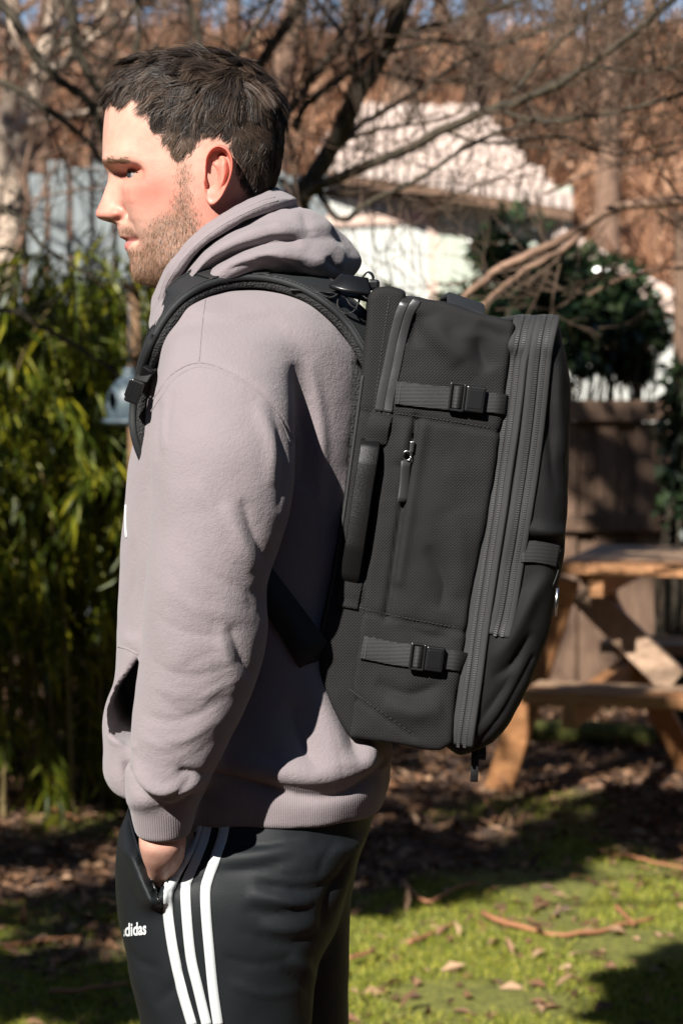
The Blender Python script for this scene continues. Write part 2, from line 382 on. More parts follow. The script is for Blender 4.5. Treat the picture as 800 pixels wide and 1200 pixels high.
# ---- head and neck: horizontal contours (photo units), front midline -> back midline
Z13 = [0, 8, 16, 26, 38, 52, 63, 70, 74, 76, 64, 38, 0]
LV = {
 64: ([205, 206, 207, 209, 212, 216, 220, 224, 228, 232, 236, 239, 240], [0, 3, 6, 9, 12, 15, 17, 18, 18, 16, 12, 6, 0]),
 69: ([178, 178.5, 180, 183, 188, 195, 204, 214, 226, 240, 256, 266, 270], [0, 8, 15, 22, 29, 35, 39, 41, 41, 38, 29, 15, 0]),
 80: ([154, 154.5, 156, 160, 166, 176, 188, 203, 222, 244, 275, 290, 296], [0, 8, 16, 25, 35, 45, 53, 57, 58, 57, 43, 23, 0]),
 97: ([137, 137.5, 139, 142, 149, 160, 174, 192, 220, 250, 290, 308, 315], [0, 8, 16, 26, 37, 49, 59, 66, 69, 69, 54, 29, 0]),
 120: ([126.5, 127, 128.5, 131.5, 138, 149, 162, 182, 216, 254, 300, 320, 327], [0, 8, 16, 26, 38, 51, 62, 69, 74, 76, 61, 34, 0]),
 145: ([122, 122.5, 124, 127, 133, 144, 157, 177, 214, 256, 305, 325, 332], [0, 8, 16, 26, 38, 51, 62, 70, 75, 78, 63, 36, 0]),
 170: ([120.7, 121.2, 122.6, 125.5, 131.5, 142, 155, 174, 212, 258, 307, 326, 332.5], [0, 8, 16, 26, 38, 51, 62, 70, 75, 78, 62, 36, 0]),
 184: ([120.6, 121, 122.2, 124.6, 130, 140, 153, 172, 211, 258, 306, 325, 331], Z13),
 193: ([121.2, 122.2, 123.8, 127, 132, 142.5, 156, 175, 211, 257, 305, 323, 329], [0, 8, 16, 26, 38, 52, 63, 70, 74, 76, 60, 34, 0]),
 199: ([124, 126, 130, 136.5, 146, 162, 170, 179, 212, 256, 304, 321, 327], [0, 8, 16, 26, 38, 51, 62, 69, 73, 75, 59, 33, 0]),
 205: ([127, 129.5, 136, 148, 157, 167, 174, 181, 212, 256, 303, 319.5, 325.5], [0, 8, 15, 25, 38, 51, 61, 68.5, 72.5, 74, 58, 32, 0]),
 212: ([126.5, 129.5, 136, 147, 154, 164, 172, 181, 212, 255, 301, 317.5, 323.5], [0, 8, 15, 25, 38, 51, 61.5, 68, 72, 73, 56, 31, 0]),
 222: ([123.2, 126.8, 134.5, 145.5, 148.5, 156, 166, 180, 212, 255, 299, 315, 321], [0, 8, 15, 24.5, 38, 52, 62, 67.5, 71, 72, 54, 30, 0]),
 235: ([118.6, 122.5, 131, 144.5, 148, 154, 165, 182, 213, 254, 297, 312, 318], [0, 8, 14.5, 23, 37, 51, 61, 66.5, 70, 71, 52, 29, 0]),
 244: ([114.8, 118, 128, 145, 150.5, 157, 168, 185, 215, 254, 296, 310.5, 316], [0, 8, 16, 21.5, 36, 50, 60, 66, 69, 70, 51, 28, 0]),
 251: ([113, 115.5, 127, 147, 152.5, 159.5, 170, 187, 216, 254, 295, 309, 314.5], [0, 8, 18, 21, 35.5, 49.5, 59.5, 65.5, 68.5, 69, 50, 28, 0]),
 256: ([115.6, 118, 129, 146, 153.5, 161, 172, 189, 217, 254, 294.5, 308.5, 314], [0, 7.5, 16.5, 20, 35, 49, 59, 65, 68, 68.5, 50, 28, 0]),
 259.5: ([124, 126.5, 135, 145.5, 154.5, 162, 173, 190, 218, 254, 294, 308, 313.5], [0, 7, 13.5, 19, 34.5, 48.5, 58.5, 64.5, 67.5, 68, 49.5, 28, 0]),
 262: ([135, 136, 139.5, 146.5, 155.5, 163, 174.5, 191, 219, 254, 294, 308, 313], [0, 7.5, 15, 22.5, 34, 48, 58, 64, 67, 68, 49.5, 28, 0]),
 269: ([138.2, 139, 142.5, 149, 157.5, 166, 177, 194, 221, 254, 293, 307, 312], [0, 8, 16, 24, 34, 47, 57, 63, 66.5, 67, 49, 28, 0]),
 275: ([139.8, 140.8, 145, 152.5, 160.5, 169, 180, 197, 223, 254, 292.5, 306.5, 311.5], [0, 8, 16, 24, 34, 46.5, 56.5, 62.5, 66, 66.5, 49, 28, 0]),
 279: ([141.2, 142.6, 147.5, 156.5, 163.5, 171, 182, 199, 224, 254, 292, 306, 311], [0, 8, 16, 24, 33.5, 46, 56, 62, 65.5, 66, 49, 28, 0]),
 282.3: ([149, 150.2, 154, 160.5, 165.5, 172.5, 183.5, 200, 225, 254, 292, 306, 311], [0, 8, 16, 24, 33, 45.5, 55.5, 61.5, 65, 66, 49, 28, 0]),
 285: ([147, 148, 152, 159.5, 166, 173.5, 184.5, 201, 226, 254, 292, 306, 311], [0, 8, 16, 24, 33, 45.5, 55.5, 61.5, 65, 66, 49, 28, 0]),
 290: ([146, 147.2, 151.2, 159, 167, 175.5, 187, 203, 227, 254, 292, 306, 311], [0, 8, 16, 24, 33, 45, 55, 61, 64, 65, 49, 28, 0]),
 295: ([148.8, 150, 153.5, 160.5, 168.5, 177, 188.5, 204, 228, 255, 292, 306, 311], [0, 8, 16, 24.5, 33.5, 44.5, 54, 60, 63, 64, 49, 28, 0]),
 301: ([152, 153, 156.5, 162.5, 170.5, 179, 190.5, 206, 230, 256, 292, 306, 311], [0, 8, 16, 24.5, 33.5, 44, 53, 59, 62, 63, 49, 28, 0]),
 311: ([153.4, 154.2, 157.5, 163.5, 172, 182, 194, 210, 233, 258, 292, 307, 312], [0, 8, 16, 24.5, 33.5, 43, 51.5, 57, 60, 61, 49, 29, 0]),
 320: ([154.8, 155.6, 158.8, 165.5, 175, 187, 201, 216, 237, 260, 292, 308, 313], [0, 8, 16, 24, 32.5, 40.5, 47.5, 53, 57, 59, 49, 30, 0]),
 327: ([159, 160, 163.5, 171, 182, 195, 209, 223, 242, 262, 292, 309, 315], [0, 8, 16, 23.5, 30.5, 37.5, 44, 50, 55, 58, 50, 31, 0]),
 332: ([170, 171, 174.5, 182, 192, 204, 217, 229, 246, 264, 293, 310, 316], [0, 8, 16, 22.5, 29, 36, 42.5, 48.5, 54, 58, 51, 32, 0]),
 337: ([192, 192.8, 195, 199, 205, 213, 223, 234, 248, 266, 294, 312, 318], [0, 9, 18, 26, 33, 40, 46, 51, 55, 58, 52, 33, 0]),
 350: ([205, 205.5, 207, 210, 214, 220, 228, 238, 251, 268, 296, 315, 322], [0, 10, 20, 29, 37, 44, 50, 54, 57, 59, 53, 34, 0]),
 400: ([203, 203.5, 205, 209, 214, 221, 230, 242, 257, 276, 310, 333, 342], [0, 11, 22, 32, 42, 51, 58, 64, 68, 70, 62, 38, 0]),
 430: ([190, 191, 194, 200, 208, 218, 230, 246, 265, 288, 330, 360, 370], [0, 20, 40, 60, 80, 100, 116, 126, 132, 132, 110, 60, 0]),
 600: ([172, 173, 177, 184, 194, 206, 222, 242, 265, 292, 340, 372, 382], [0, 20, 40, 60, 80, 100, 118, 130, 136, 134, 112, 60, 0]),
 900: ([170, 171, 175, 182, 192, 206, 224, 246, 272, 300, 350, 390, 402], [0, 20, 40, 60, 80, 100, 118, 130, 136, 134, 112, 60, 0])}
ys = np.array(sorted(LV)); XX = np.array([LV[y][0] for y in ys], float); ZZ = np.array([LV[y][1] for y in ys], float)
yi = np.r_[np.linspace(64, 69, 5)[:-1], np.arange(69, 192, 2.2), np.arange(192, 340, 1.25), np.arange(340, 900, 14), 900]
tk = np.linspace(0, 12, 105)
XX = hermite(ys, XX, yi); ZZ = hermite(ys, ZZ, yi)
XX = np.array([catmull(np.c_[r], 105)[:, 0] for r in XX]); ZZ = np.array([catmull(np.c_[r], 105)[:, 0] for r in ZZ]); ZZ[:, 0] = 0; ZZ[:, -1] = 0
ZZ = np.maximum(ZZ, 0)
ny, nk = XX.shape
kw = sstep0 = np.clip((np.arange(nk)-48)/14, 0, 1)[None]
for A in (XX, ZZ):
    B = A.copy(); m = (yi > 140) & (yi < 338)
    for _ in range(60): B[1:-1] = .5*B[1:-1]+.25*(B[2:]+B[:-2])
    A[m] = (A*(1-kw)+B*kw)[m]
    B = A.copy()
    for _ in range(2): B[1:-1] = .5*B[1:-1]+.25*(B[2:]+B[:-2])
    A[m] = B[m]
YY = np.repeat(yi[:, None], nk, 1)
m = (yi > 212) & (yi < 244)
for _ in range(40):
    for A in (XX, ZZ):
        B = A.copy(); B[:, 22:46] = .5*A[:, 22:46]+.25*(A[:, 21:45]+A[:, 23:47]); w_ = (np.clip(np.minimum(yi-212, 244-yi)/8, 0, 1)*m)[:, None]; A[:] = A*(1-w_)+B*w_
def bump_px(cx, cy, cz, rx, ry, rz, ax, az):
    g = np.exp(-((XX-cx)/rx)**2-((YY-cy)/ry)**2-((ZZ-cz)/rz)**2); return ax*g, az*g
for bb in [(151.5, 250.5, 25, 3.5, 7, 5, 5.0, -3.0),      # crease behind the nostril wing
           (139.5, 251.5, 18, 7.5, 6.0, 7, -1.0, 7.0),       # nostril wing
           (118, 250, 6, 8, 7, 9, -.8, 3.0),        # tip
           (128, 259, 9, 6, 3, 4, 3.5, -.5),        # nostril
           (131, 189, 30, 16, 5, 20, -2.0, 0),      # brow ridge
           (140, 198, 26, 8, 5, 9, 1.5, 0),         # hollow below the brow
           (153, 221, 44, 14, 10, 14, -2.2, 1.2),   # cheekbone
           (164, 281, 26, 5, 6, 6, 2.2, -2.0),      # mouth corner
           (160, 264, 33, 8, 16, 9, 1.8, 0),        # nasolabial fold
           (178, 185, 66, 22, 28, 14, 0, -4.0),     # temple
           (222, 300, 60, 22, 10, 20, 0, 2.5),      # jaw angle
           (190, 268, 58, 18, 22, 16, 0, -2.0)]:    # hollow cheek
    dx, dz = bump_px(*bb); XX = XX+dx; ZZ = np.where(ZZ > .01, np.maximum(ZZ+dz, 0), ZZ)
def head_world(x, y, z, side=-1):
    w = P(x, y, Y0); w[..., 1] = Y0 + side*z/PXM; return w
near = head_world(XX, YY, ZZ, -1); far = head_world(XX, YY, ZZ, 1)
ring = np.concatenate([near, far[:, -2:0:-1]], 1); nr = ring.shape[1]
ii, jj = np.meshgrid(np.arange(ny-1), np.arange(nr), indexing='ij'); j2 = (jj+1) % nr
HF = np.stack([ii*nr+jj, (ii+1)*nr+jj, (ii+1)*nr+j2, ii*nr+j2], -1).reshape(-1, 4)
HV = ring.reshape(-1, 3)
sx = np.concatenate([XX, XX[:, -2:0:-1]], 1).ravel(); sy = np.concatenate([YY, YY[:, -2:0:-1]], 1).ravel(); sz = np.concatenate([ZZ, ZZ[:, -2:0:-1]], 1).ravel()
def inpoly(poly, x, y):
    p = np.array(poly, float); return poly_sdf(p, x, y)
def sstep(a, b, x):
    t = np.clip((x-a)/(b-a), 0, 1); return t*t*(3-2*t)
HAIRLINE = [(118, 114), (132, 121), (160, 121), (180, 117), (186, 128), (182, 146), (190, 162), (203, 176), (213, 188), (224, 187), (232, 178), (242, 166), (258, 160), (272, 172), (280, 196), (284, 220), (292, 240), (340, 250), (345, 40), (100, 40)]
hd = inpoly(HAIRLINE, sx, sy); scalp = sstep(4, -9-6*np.exp(-((sx-205)/22)**2-((sy-178)/30)**2), hd)*(sy < 250)
BEARD = [(214, 196), (226, 200), (229, 228), (240, 262), (250, 345), (150, 345), (147, 300), (156, 290), (170, 284), (172, 272), (184, 262), (200, 250), (210, 232)]
bd = inpoly(BEARD, sx, sy); stub = sstep(9, -15, bd)
mous = np.exp(-((sx-153)/14)**2-((sy-271)/5)**2)*(sz < 34); stub = np.maximum(stub, .8*mous)
blush = .95*np.exp(-((sx-118)/14)**2-((sy-247)/11)**2-(sz/22)**2) + .6*np.exp(-((sx-140)/12)**2-((sy-252)/9)**2)*(sz < 30) + 1.1*np.exp(-((sx-180)/30)**2-((sy-226)/20)**2) + .35*np.exp(-((sx-160)/18)**2-((sy-208)/9)**2) + .35*np.exp(-((sx-215)/20)**2-((sy-250)/18)**2)+.5*sstep(218, 245, sx)*sstep(195, 240, sy)
lip = sstep(1.2, -.8, inpoly([(138, 275), (143, 277), (156, 278.5), (166, 281), (158, 284), (150, 293), (143, 294), (140, 283)], sx, sy))*(sz < 30)
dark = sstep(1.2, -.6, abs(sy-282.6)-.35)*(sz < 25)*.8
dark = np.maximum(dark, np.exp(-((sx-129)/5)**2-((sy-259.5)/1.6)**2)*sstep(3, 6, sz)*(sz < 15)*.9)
bodyparts = [(HV, HF.tolist())]; battr = {k: [v] for k, v in dict(scalp=scalp, stubble=stub, blush=np.clip(blush, 0, 1), lip=lip, dark=dark).items()}
def add_body(V, F, **kw):
    bodyparts.append((V, F))
    for k in battr: battr[k].append(np.broadcast_to(kw.get(k, 0.0), (len(V),)))
# ---- ears
EO = np.array([(239.5, 195), (241, 183), (247, 173.5), (256, 169.5), (265.5, 173), (272, 183), (273.5, 195), (271, 208), (266, 220), (259.5, 231), (252, 239), (245.5, 240.5), (240.5, 234), (238.5, 222), (238.2, 208)])
EO[:, 0] += .5
th = np.linspace(0, 1, 73)[:-1]; oc = catmull(np.vstack([EO, EO[:1]]), 73)[:-1]; c0 = np.array([254., 204])
rr = np.linspace(0, 1, 26)
def ear(side):
    V, bl, dk = [], [], []
    for r in rr:
        for o in oc:
            p = c0 + (o-c0)*r; x, y = p
            back = (x-238)/36.0; ang = math.atan2(o[1]-c0[1], o[0]-c0[0])
            up = sstep(228, 208, np.array(y)); fr = 1-sstep(238, 246, np.array(x))
            h = 1.5 + 15*max(back, 0)**.9
            rim = math.exp(-((r-.93)/.075)**2)*(up*(1-.75*fr*(y > 196))+.25)
            gro = math.exp(-((r-.74)/.10)**2)*up*sstep(240, 247, np.array(x))
            anti = math.exp(-(((x-261)/4)**2))*sstep(183, 192, np.array(y))*sstep(230, 214, np.array(y))
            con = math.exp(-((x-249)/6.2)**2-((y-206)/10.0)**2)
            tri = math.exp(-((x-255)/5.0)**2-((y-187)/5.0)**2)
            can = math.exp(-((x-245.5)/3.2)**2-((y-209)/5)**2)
            tra = math.exp(-((x-240)/3.2)**2-((y-211)/5.5)**2)
            h += 7.5*rim - 7.5*gro + 4.5*anti - 19*con - 7*tri - 6*can + 7.5*tra
            h -= 3.0*(r > .985)*(1-fr)
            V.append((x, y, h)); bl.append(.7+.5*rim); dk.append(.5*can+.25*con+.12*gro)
    V = np.array(V); n = len(oc)
    B = [(c0[0]+(o[0]-c0[0])*f, c0[1]+(o[1]-c0[1])*f, g) for f, g in ((.97, None), (.80, -6), (.55, -16)) for o in oc]
    B = np.array([(x, y, (1.5+15*max((x-238)/36, 0)**.9-4) if g is None else (1.5+15*max((x-238)/36, 0)**.9-4)*.5+g*.5) for x, y, g in B])
    A = np.vstack([V, B]); F = []
    for i in range(len(rr)+2):
        for j in range(n): F.append([i*n+j, i*n+(j+1) % n, (i+1)*n+(j+1) % n, (i+1)*n+j])
    W = P(A[:, 0], A[:, 1], Y0-.075); zb = 72.5
    W[:, 1] = Y0 + side*(zb+A[:, 2])/PXM
    if side > 0: F = [f[::-1] for f in F]
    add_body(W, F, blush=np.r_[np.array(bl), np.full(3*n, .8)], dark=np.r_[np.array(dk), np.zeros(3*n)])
ear(-1); ear(1)
# ---- eyelids (partial shells over each eyeball)
ER = .0122; eyes = []
ec = P(163.5, 204.5, Y0-.031)
for s in (-1, 1):
    c = ec.copy(); c[1] = Y0 + s*.031; eyes.append(c)
    for lo, hi, rad in ((12, 88, ER*1.10), (-88, -17, ER*1.07)):
        V, F = [], []; na, ne = 30, 12
        for rad2 in (rad, rad*.93):
            for e in np.linspace(lo, hi, ne):
                for a in np.linspace(-100, 100, na):
                    # the slit narrows to the corners
                    ee = e if abs(e) > 60 else e + (np.sign(lo)*(-1))*(abs(lo)+2)*(1-abs(e)/60)*sstep(58, 98, np.array(abs(a)))*.9
                    V.append(c + rad2*np.array([-math.cos(R(ee))*math.cos(R(a)), s*math.cos(R(ee))*math.sin(R(a)), math.sin(R(ee))]))
        for i in range(ne-1):
            for j in range(na-1):
                k = i*na+j; F += [[k, k+1, k+na+1, k+na]]
        m = ne*na; e0 = 0 if lo > 0 else (ne-1)*na
        for j in range(na-1): F += [[e0+j, e0+j+1, e0+j+1+m, e0+j+m]]
        ev = np.tile(np.repeat(np.linspace(lo, hi, ne), na), 2); add_body(np.array(V), F, blush=.25, dark=(.85 if lo > 0 else .35)*np.exp(-((abs(ev)-min(abs(lo), abs(hi)))/6.0)**2))
# ---- wrists and hands: pushed into the trouser pockets
def hand(side):
    g = Grid(P(150, 1150, 2.33)-[.03, .04, .04], P(235, 930, 2.33)+[.03, .17, .05], .003)
    rows = [(940, 170, 222, 2.372, .026), (985, 163, 218, 2.370, .026), (1005, 167, 216, 2.381, .024), (1022, 173, 208, 2.402, .020), (1038, 176, 204, 2.430, .017), (1060, 166, 214, 2.444, .016), (1085, 168, 214, 2.450, .014)]
    s = Slices(rows, 2.3); g.union(s, s.lo, s.hi, .004)
    for x0, L, r in ((172, 62, .0085), (185, 70, .009), (198, 66, .0088), (210, 52, .0078)):
        p = [P(x0, 1076, 2.440), P(x0+3, 1076+L*.5, 2.452), P(x0+10, 1076+L, 2.468)]
        f, lo, hi = chain(p, [r, r*.95, r*.8]); g.union(f, lo, hi, .006)
    f, lo, hi = chain([P(172, 1020, 2.425), P(170, 1050, 2.445), P(172, 1078, 2.46)], [.013, .0115, .009]); g.union(f, lo, hi, .012)
    V, F = g.mesh(); V = lap_smooth(V, F, 3)
    if side > 0: V[:, 1] = 2*Y0-V[:, 1]; F = F[:, ::-1]
    add_body(V, F.tolist(), blush=.06)
hand(-1); hand(1)
BV, BF = join_VF(bodyparts)
body = mk('body', BV, BF, M_skin, person)
for k in battr: attr(body, k, np.concatenate(battr[k]))
# ---- eyeballs
for c in eyes:
    V, F = [], []; n, m = 24, 16
    for i in range(m+1):
        for j in range(n):
            a, e = 2*np.pi*j/n, np.pi*i/m
            V.append(c + ER*np.array([-math.cos(e), math.sin(e)*math.cos(a), math.sin(e)*math.sin(a)]))
    for i in range(m):
        for j in range(n): F.append([i*n+j, i*n+(j+1) % n, (i+1)*n+(j+1) % n, (i+1)*n+j])
    V = np.array(V); d = nrm(V-c)@nrm(np.array([-1, -.28, -.10])); V += nrm(V-c)*(np.exp(-((1-d)/.09)**2)*.0009)[:, None]
    e = mk('eyeball', V, F, M_eye, body); attr(e, 'iris', sstep(.80, .85, d))
# ---- hair: thin tapering strands rooted on the scalp
HN = vnormals(HV, HF)
if (HN[:, 1]*(HV[:, 1]-Y0)).sum() < 0: HN = -HN
def strands(roots, nrmls, dirs, length, width, segs, curl, grav, rng, lift=.35, follow=.25):
    n = len(roots); p = roots.copy(); d = nrm(dirs + nrmls*lift[:, None]); step = (length/segs)[:, None]
    pts = [p.copy()]; ph = rng.uniform(0, 6.28, n)
    for i in range(segs):
        side = nrm(np.cross(nrmls, dirs))
        d = nrm(d + follow*(dirs-nrmls*.15) + curl[:, None]*side*np.sin(ph+i*1.3)[:, None] + np.array([0, 0, -grav]))
        p = p + d*step; pts.append(p.copy())
    pts = np.stack(pts, 1); t = nrm(np.gradient(pts, axis=1)); b = nrm(np.cross(t, nrmls[:, None] + .35*rng.normal(size=(n, 1, 3))))
    wd = (width[:, None]*np.linspace(1, .25, segs+1)[None])[..., None]
    V = np.stack([pts-b*wd/2, pts+b*wd/2], 2).reshape(-1, 3); k = 2*(segs+1)
    base = (np.arange(n)*k)[:, None]; F = np.concatenate([base+np.array([[2*i, 2*i+1, 2*i+3, 2*i+2]]) for i in range(segs)])
    return V, F, k
def sample(w, n, rng):
    """random points on the head mesh by vertex weight w, as (pos, normal, sx, sy, sz)"""
    fw = w[HF].mean(1); a = np.linalg.norm(np.cross(HV[HF[:, 2]]-HV[HF[:, 0]], HV[HF[:, 3]]-HV[HF[:, 1]]), axis=1); pr = fw*a; pr /= pr.sum()
    f = rng.choice(len(HF), n, p=pr); u, v = rng.random(n), rng.random(n); W = np.stack([(1-u)*(1-v), u*(1-v), u*v, (1-u)*v], 1)
    I = HF[f]; g = lambda A: (A[I]*(W[..., None] if A.ndim > 1 else W)).sum(1)
    return g(HV), nrm(g(HN)), g(sx), g(sy), g(sz)
rng = np.random.default_rng(3)
p, n, hx, hy, hz = sample(np.where(sy < 250, np.clip(scalp, 0, 1)**.8, 0), 58000, rng)
def hair_flow(p, n, hx, hy):
    fl = np.stack([hx-276, np.zeros(len(p)), -(hy-100)], 1)          # away from the crown, in the side plane
    fl[:, 2] -= 30*sstep(95, 150, hy); fl[:, 0] -= 26*sstep(130, 90, hy)
    fl[:, 1] = np.sign(p[:, 1]-Y0)*26*sstep(112, 75, hy)
    fl[:, 0] += 30*sstep(255, 300, hx)*sstep(150, 110, hy)
    fl = nrm(fl); return nrm(fl - (fl*n).sum(1)[:, None]*n)
nl = 680; li = rng.choice(len(p), nl); lc = p[li]
lid = np.array([np.argmin(((lc-x)**2).sum(1)) for x in p])
lfl = hair_flow(lc, n[li], hx[li], hy[li]); la = rng.normal(0, .55, nl)+rng.normal(0, .8, nl)*np.exp(-((hx[li]-276)/28)**2-((hy[li]-100)/26)**2); lfl = nrm(lfl*np.cos(la)[:, None] + np.cross(n[li], lfl)*np.sin(la)[:, None])
top = sstep(150, 95, hy[li]); frt = sstep(190, 140, hx[li])*sstep(135, 108, hy[li]); bk = sstep(280, 320, hx[li])
ll = (.018 + .017*top - .012*frt - .004*bk)*rng.uniform(.7, 1.25, nl)
edge = np.clip(-inpoly(HAIRLINE, hx[li], hy[li])/14, 0, 1); ll *= np.where(hy[li] > 140, .45+.55*edge, .8+.2*edge)*(1-.45*sstep(195, 235, hy[li]))
lift = (.24+.22*top+.45*frt)*rng.uniform(.3, 1.7, nl); curl = rng.normal(0, .46, nl)*(1+.5*top); phl = rng.uniform(0, 6.28, nl)
segs = 5
def sim(p, n, d0, L, lift, curl, ph):
    d = nrm(d0+n*lift[:, None]); pts = [p]; side = np.cross(n, d0)
    for i in range(segs):
        d = nrm(d+.28*(d0-n*.20)+curl[:, None]*side*np.sin(ph+i*1.1)[:, None]+np.array([0, 0, -.05])); p = p+d*(L/segs)[:, None]; pts.append(p)
    return np.stack(pts, 1)
lp = sim(lc, n[li], lfl, ll, lift, curl, phl)
own = nrm(hair_flow(p, n, hx, hy)*.35 + lfl[lid]*.65); own = nrm(own+rng.normal(0, .13, own.shape)); own = nrm(own-(own*n).sum(1)[:, None]*n)
hl = ll[lid]*rng.uniform(.75, 1.12, len(p))*(.35+.65*np.clip(-inpoly(HAIRLINE, hx, hy)/9+.25, 0, 1))
pts = sim(p, n, own, hl, lift[lid]*rng.uniform(.7, 1.2, len(p))+np.where(rng.random(len(p)) < .03, rng.uniform(.3, .9, len(p)), 0), curl[lid], phl[lid])
cw = (np.linspace(0, 1, segs+1)**1.2*.46)[None, :, None]*rng.uniform(.4, 1, (len(p), 1, 1))
pts = pts*(1-cw)+lp[lid]*cw
flat = rng.random(len(p)) < .5
t = nrm(np.gradient(pts, axis=1)); b = nrm(np.cross(t, n[:, None]+.5*rng.normal(size=(len(p), 1, 3))))
wd = ((rng.uniform(.00025, .00065, len(p))*np.where(hy > 130, .8, 1))[:, None]*np.array([1, 1, 1, .85, .6, .2])[None])[..., None]
V = np.stack([pts-b*wd/2, pts+b*wd/2], 2).reshape(-1, 3); k = 2*(segs+1)
F = np.concatenate([(np.arange(len(p))*k)[:, None]+np.array([[2*i, 2*i+1, 2*i+3, 2*i+2]]) for i in range(segs)])
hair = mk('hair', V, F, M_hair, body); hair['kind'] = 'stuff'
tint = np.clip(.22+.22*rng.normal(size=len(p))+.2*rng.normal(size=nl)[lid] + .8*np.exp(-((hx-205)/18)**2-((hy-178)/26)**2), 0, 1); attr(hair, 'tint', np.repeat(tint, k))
# beard and moustache
p, n, hx, hy, hz = sample(np.clip(stub-.05, 0, 1)**1.3*(sy < 345)*(lip < .2), 9500, rng)
fl = np.tile(np.array([-.15, 0, -1.]), (len(p), 1)); fl[:, 0] += -.3*sstep(210, 160, hx)
fl = nrm(fl + rng.normal(0, .35, (len(p), 3))); fl = nrm(fl-(fl*n).sum(1)[:, None]*n)
V, F, k = strands(p, n, fl, rng.uniform(.0018, .0045, len(p))*(1+.7*sstep(295, 325, hy)), rng.uniform(.00022, .00042, len(p)), 2, np.zeros(len(p)), .05, rng, np.full(len(p), .75), .2)
beard = mk('beard', V, F, M_beard, body); beard['kind'] = 'stuff'
attr(beard, 'tint', np.repeat(np.clip(.45+.3*rng.normal(size=len(p)), 0, 1), k))
# eyebrows
ew = np.maximum(np.exp(-((sx-131)/9)**2-((sy-190.5)/2.6)**2), np.exp(-((sx-148)/12)**2-((sy-192.5)/2.4)**2))*(sz > 11)*(sz < 60)
p, n, hx, hy, hz = sample(np.where(ew > .3, ew, 0), 420, rng)
fl = np.tile(np.array([1., 0, -.25]), (len(p), 1)); fl[:, 1] = np.sign(p[:, 1]-Y0)*.9; fl = nrm(fl+rng.normal(0, .2, (len(p), 3))); fl = nrm(fl-(fl*n).sum(1)[:, None]*n)
V, F, k = strands(p, n, fl, rng.uniform(.004, .008, len(p)), rng.uniform(.0004, .0006, len(p)), 3, np.zeros(len(p)), .03, rng, np.full(len(p), .25), .2)
brow = mk('eyebrow', V, F, M_beard, body); brow['kind'] = 'stuff'; attr(brow, 'tint', np.repeat(np.clip(.45+.25*rng.normal(size=len(p)), 0, 1), k))

# ---- sweatshirt
def sweat():
    H = .003
    g = Grid([P(100, 600, Y0)[0]-.02, 2.215, P(300, 990, 2.3)[2]-.03], [P(470, 600, Y0)[0]+.03, 2.925, P(300, 215, Y0)[2]+.03], H)
    torso = Slices([(322, 240, 325, Y0, .062), (338, 208, 352, Y0, .112), (355, 188, 384, Y0, .150), (380, 180, 405, Y0, .176), (410, 176, 425, Y0, .186), (450, 170, 436, Y0, .182),
                    (520, 158, 438, Y0, .172), (600, 150, 434, Y0, .164), (700, 142, 426, Y0, .161), (760, 139, 422, Y0, .163), (800, 142, 424, Y0, .168), (845, 148, 445, Y0, .178), (868, 151, 457, Y0, .182), (878, 153, 459, Y0, .180),
                    (884, 155, 456, Y0, .176), (910, 157, 453, Y0, .173), (935, 160, 446, Y0, .168)], 2.9)
    g.union(torso, torso.lo, torso.hi, .004)
    rows = [(376, 232, 305, 2.43, .030), (392, 208, 326, 2.415, .050), (415, 194, 337, 2.40, .062), (445, 185, 343, 2.383, .069), (480, 179, 346, 2.366, .072), (520, 176.5, 346, 2.350, .073), (600, 178, 338, 2.340, .072),
            (650, 174, 324, 2.336, .071), (690, 170, 313, 2.334, .070), (740, 166, 311, 2.334, .068), (775, 163, 306, 2.335, .066), (810, 158, 296, 2.338, .063), (860, 152, 273, 2.344, .060), (905, 149, 252, 2.350, .057), (932, 149, 240, 2.356, .054), (945, 153, 233, 2.362, .044), (965, 157, 227, 2.369, .037), (979, 162, 222, 2.372, .034)]
    for s in (-1, 1):
        sl = Slices(rows, 2.15)
        if s > 0: sl.T = sl.T.copy(); sl.T[:, 2] = 2*Y0-sl.T[:, 2]; sl.lo[1], sl.hi[1] = 2*Y0-sl.hi[1], 2*Y0-sl.lo[1]
        g.union(sl, sl.lo, sl.hi, .022)
    # kangaroo pocket with its side opening
    pouch = Slices([(748, 140, 175, Y0, .115, 2.45), (770, 137, 180, Y0, .120, 2.45), (800, 129, 185, Y0, .126, 2.45), (838, 115.5, 190, Y0, .132, 2.45), (870, 112.5, 195, Y0, .134, 2.45), (905, 113, 195, Y0, .134, 2.45), (922, 118, 195, Y0, .133, 2.45), (932, 127, 190, Y0, .131, 2.45), (938, 142, 185, Y0, .129, 2.45)], 3.2)
    g.union(pouch, pouch.lo, pouch.hi, .010)
    pp = P([123, 133, 163, 168, 166, 150, 130], [839, 812, 768, 790, 876, 872, 859], 2.445)[:, [0, 2]]
    def slot(x, y, z):
        d = poly_sdf(pp, x, z)+0*y; return np.maximum(d, y-2.66)
    g.cut(slot, [pp[:, 0].min()-.02, 2.3, pp[:, 1].min()-.02], [pp[:, 0].max()+.02, 2.68, pp[:, 1].max()+.02], .004)
    V, F = g.mesh(); return lap_smooth(V, F, 3), F
V, F = sweat(); N = vnormals(V, F)
V = wobble(V, N, .0030, .085, 1); V = wobble(V, N, .0006, .03, 2); N = vnormals(V, F)
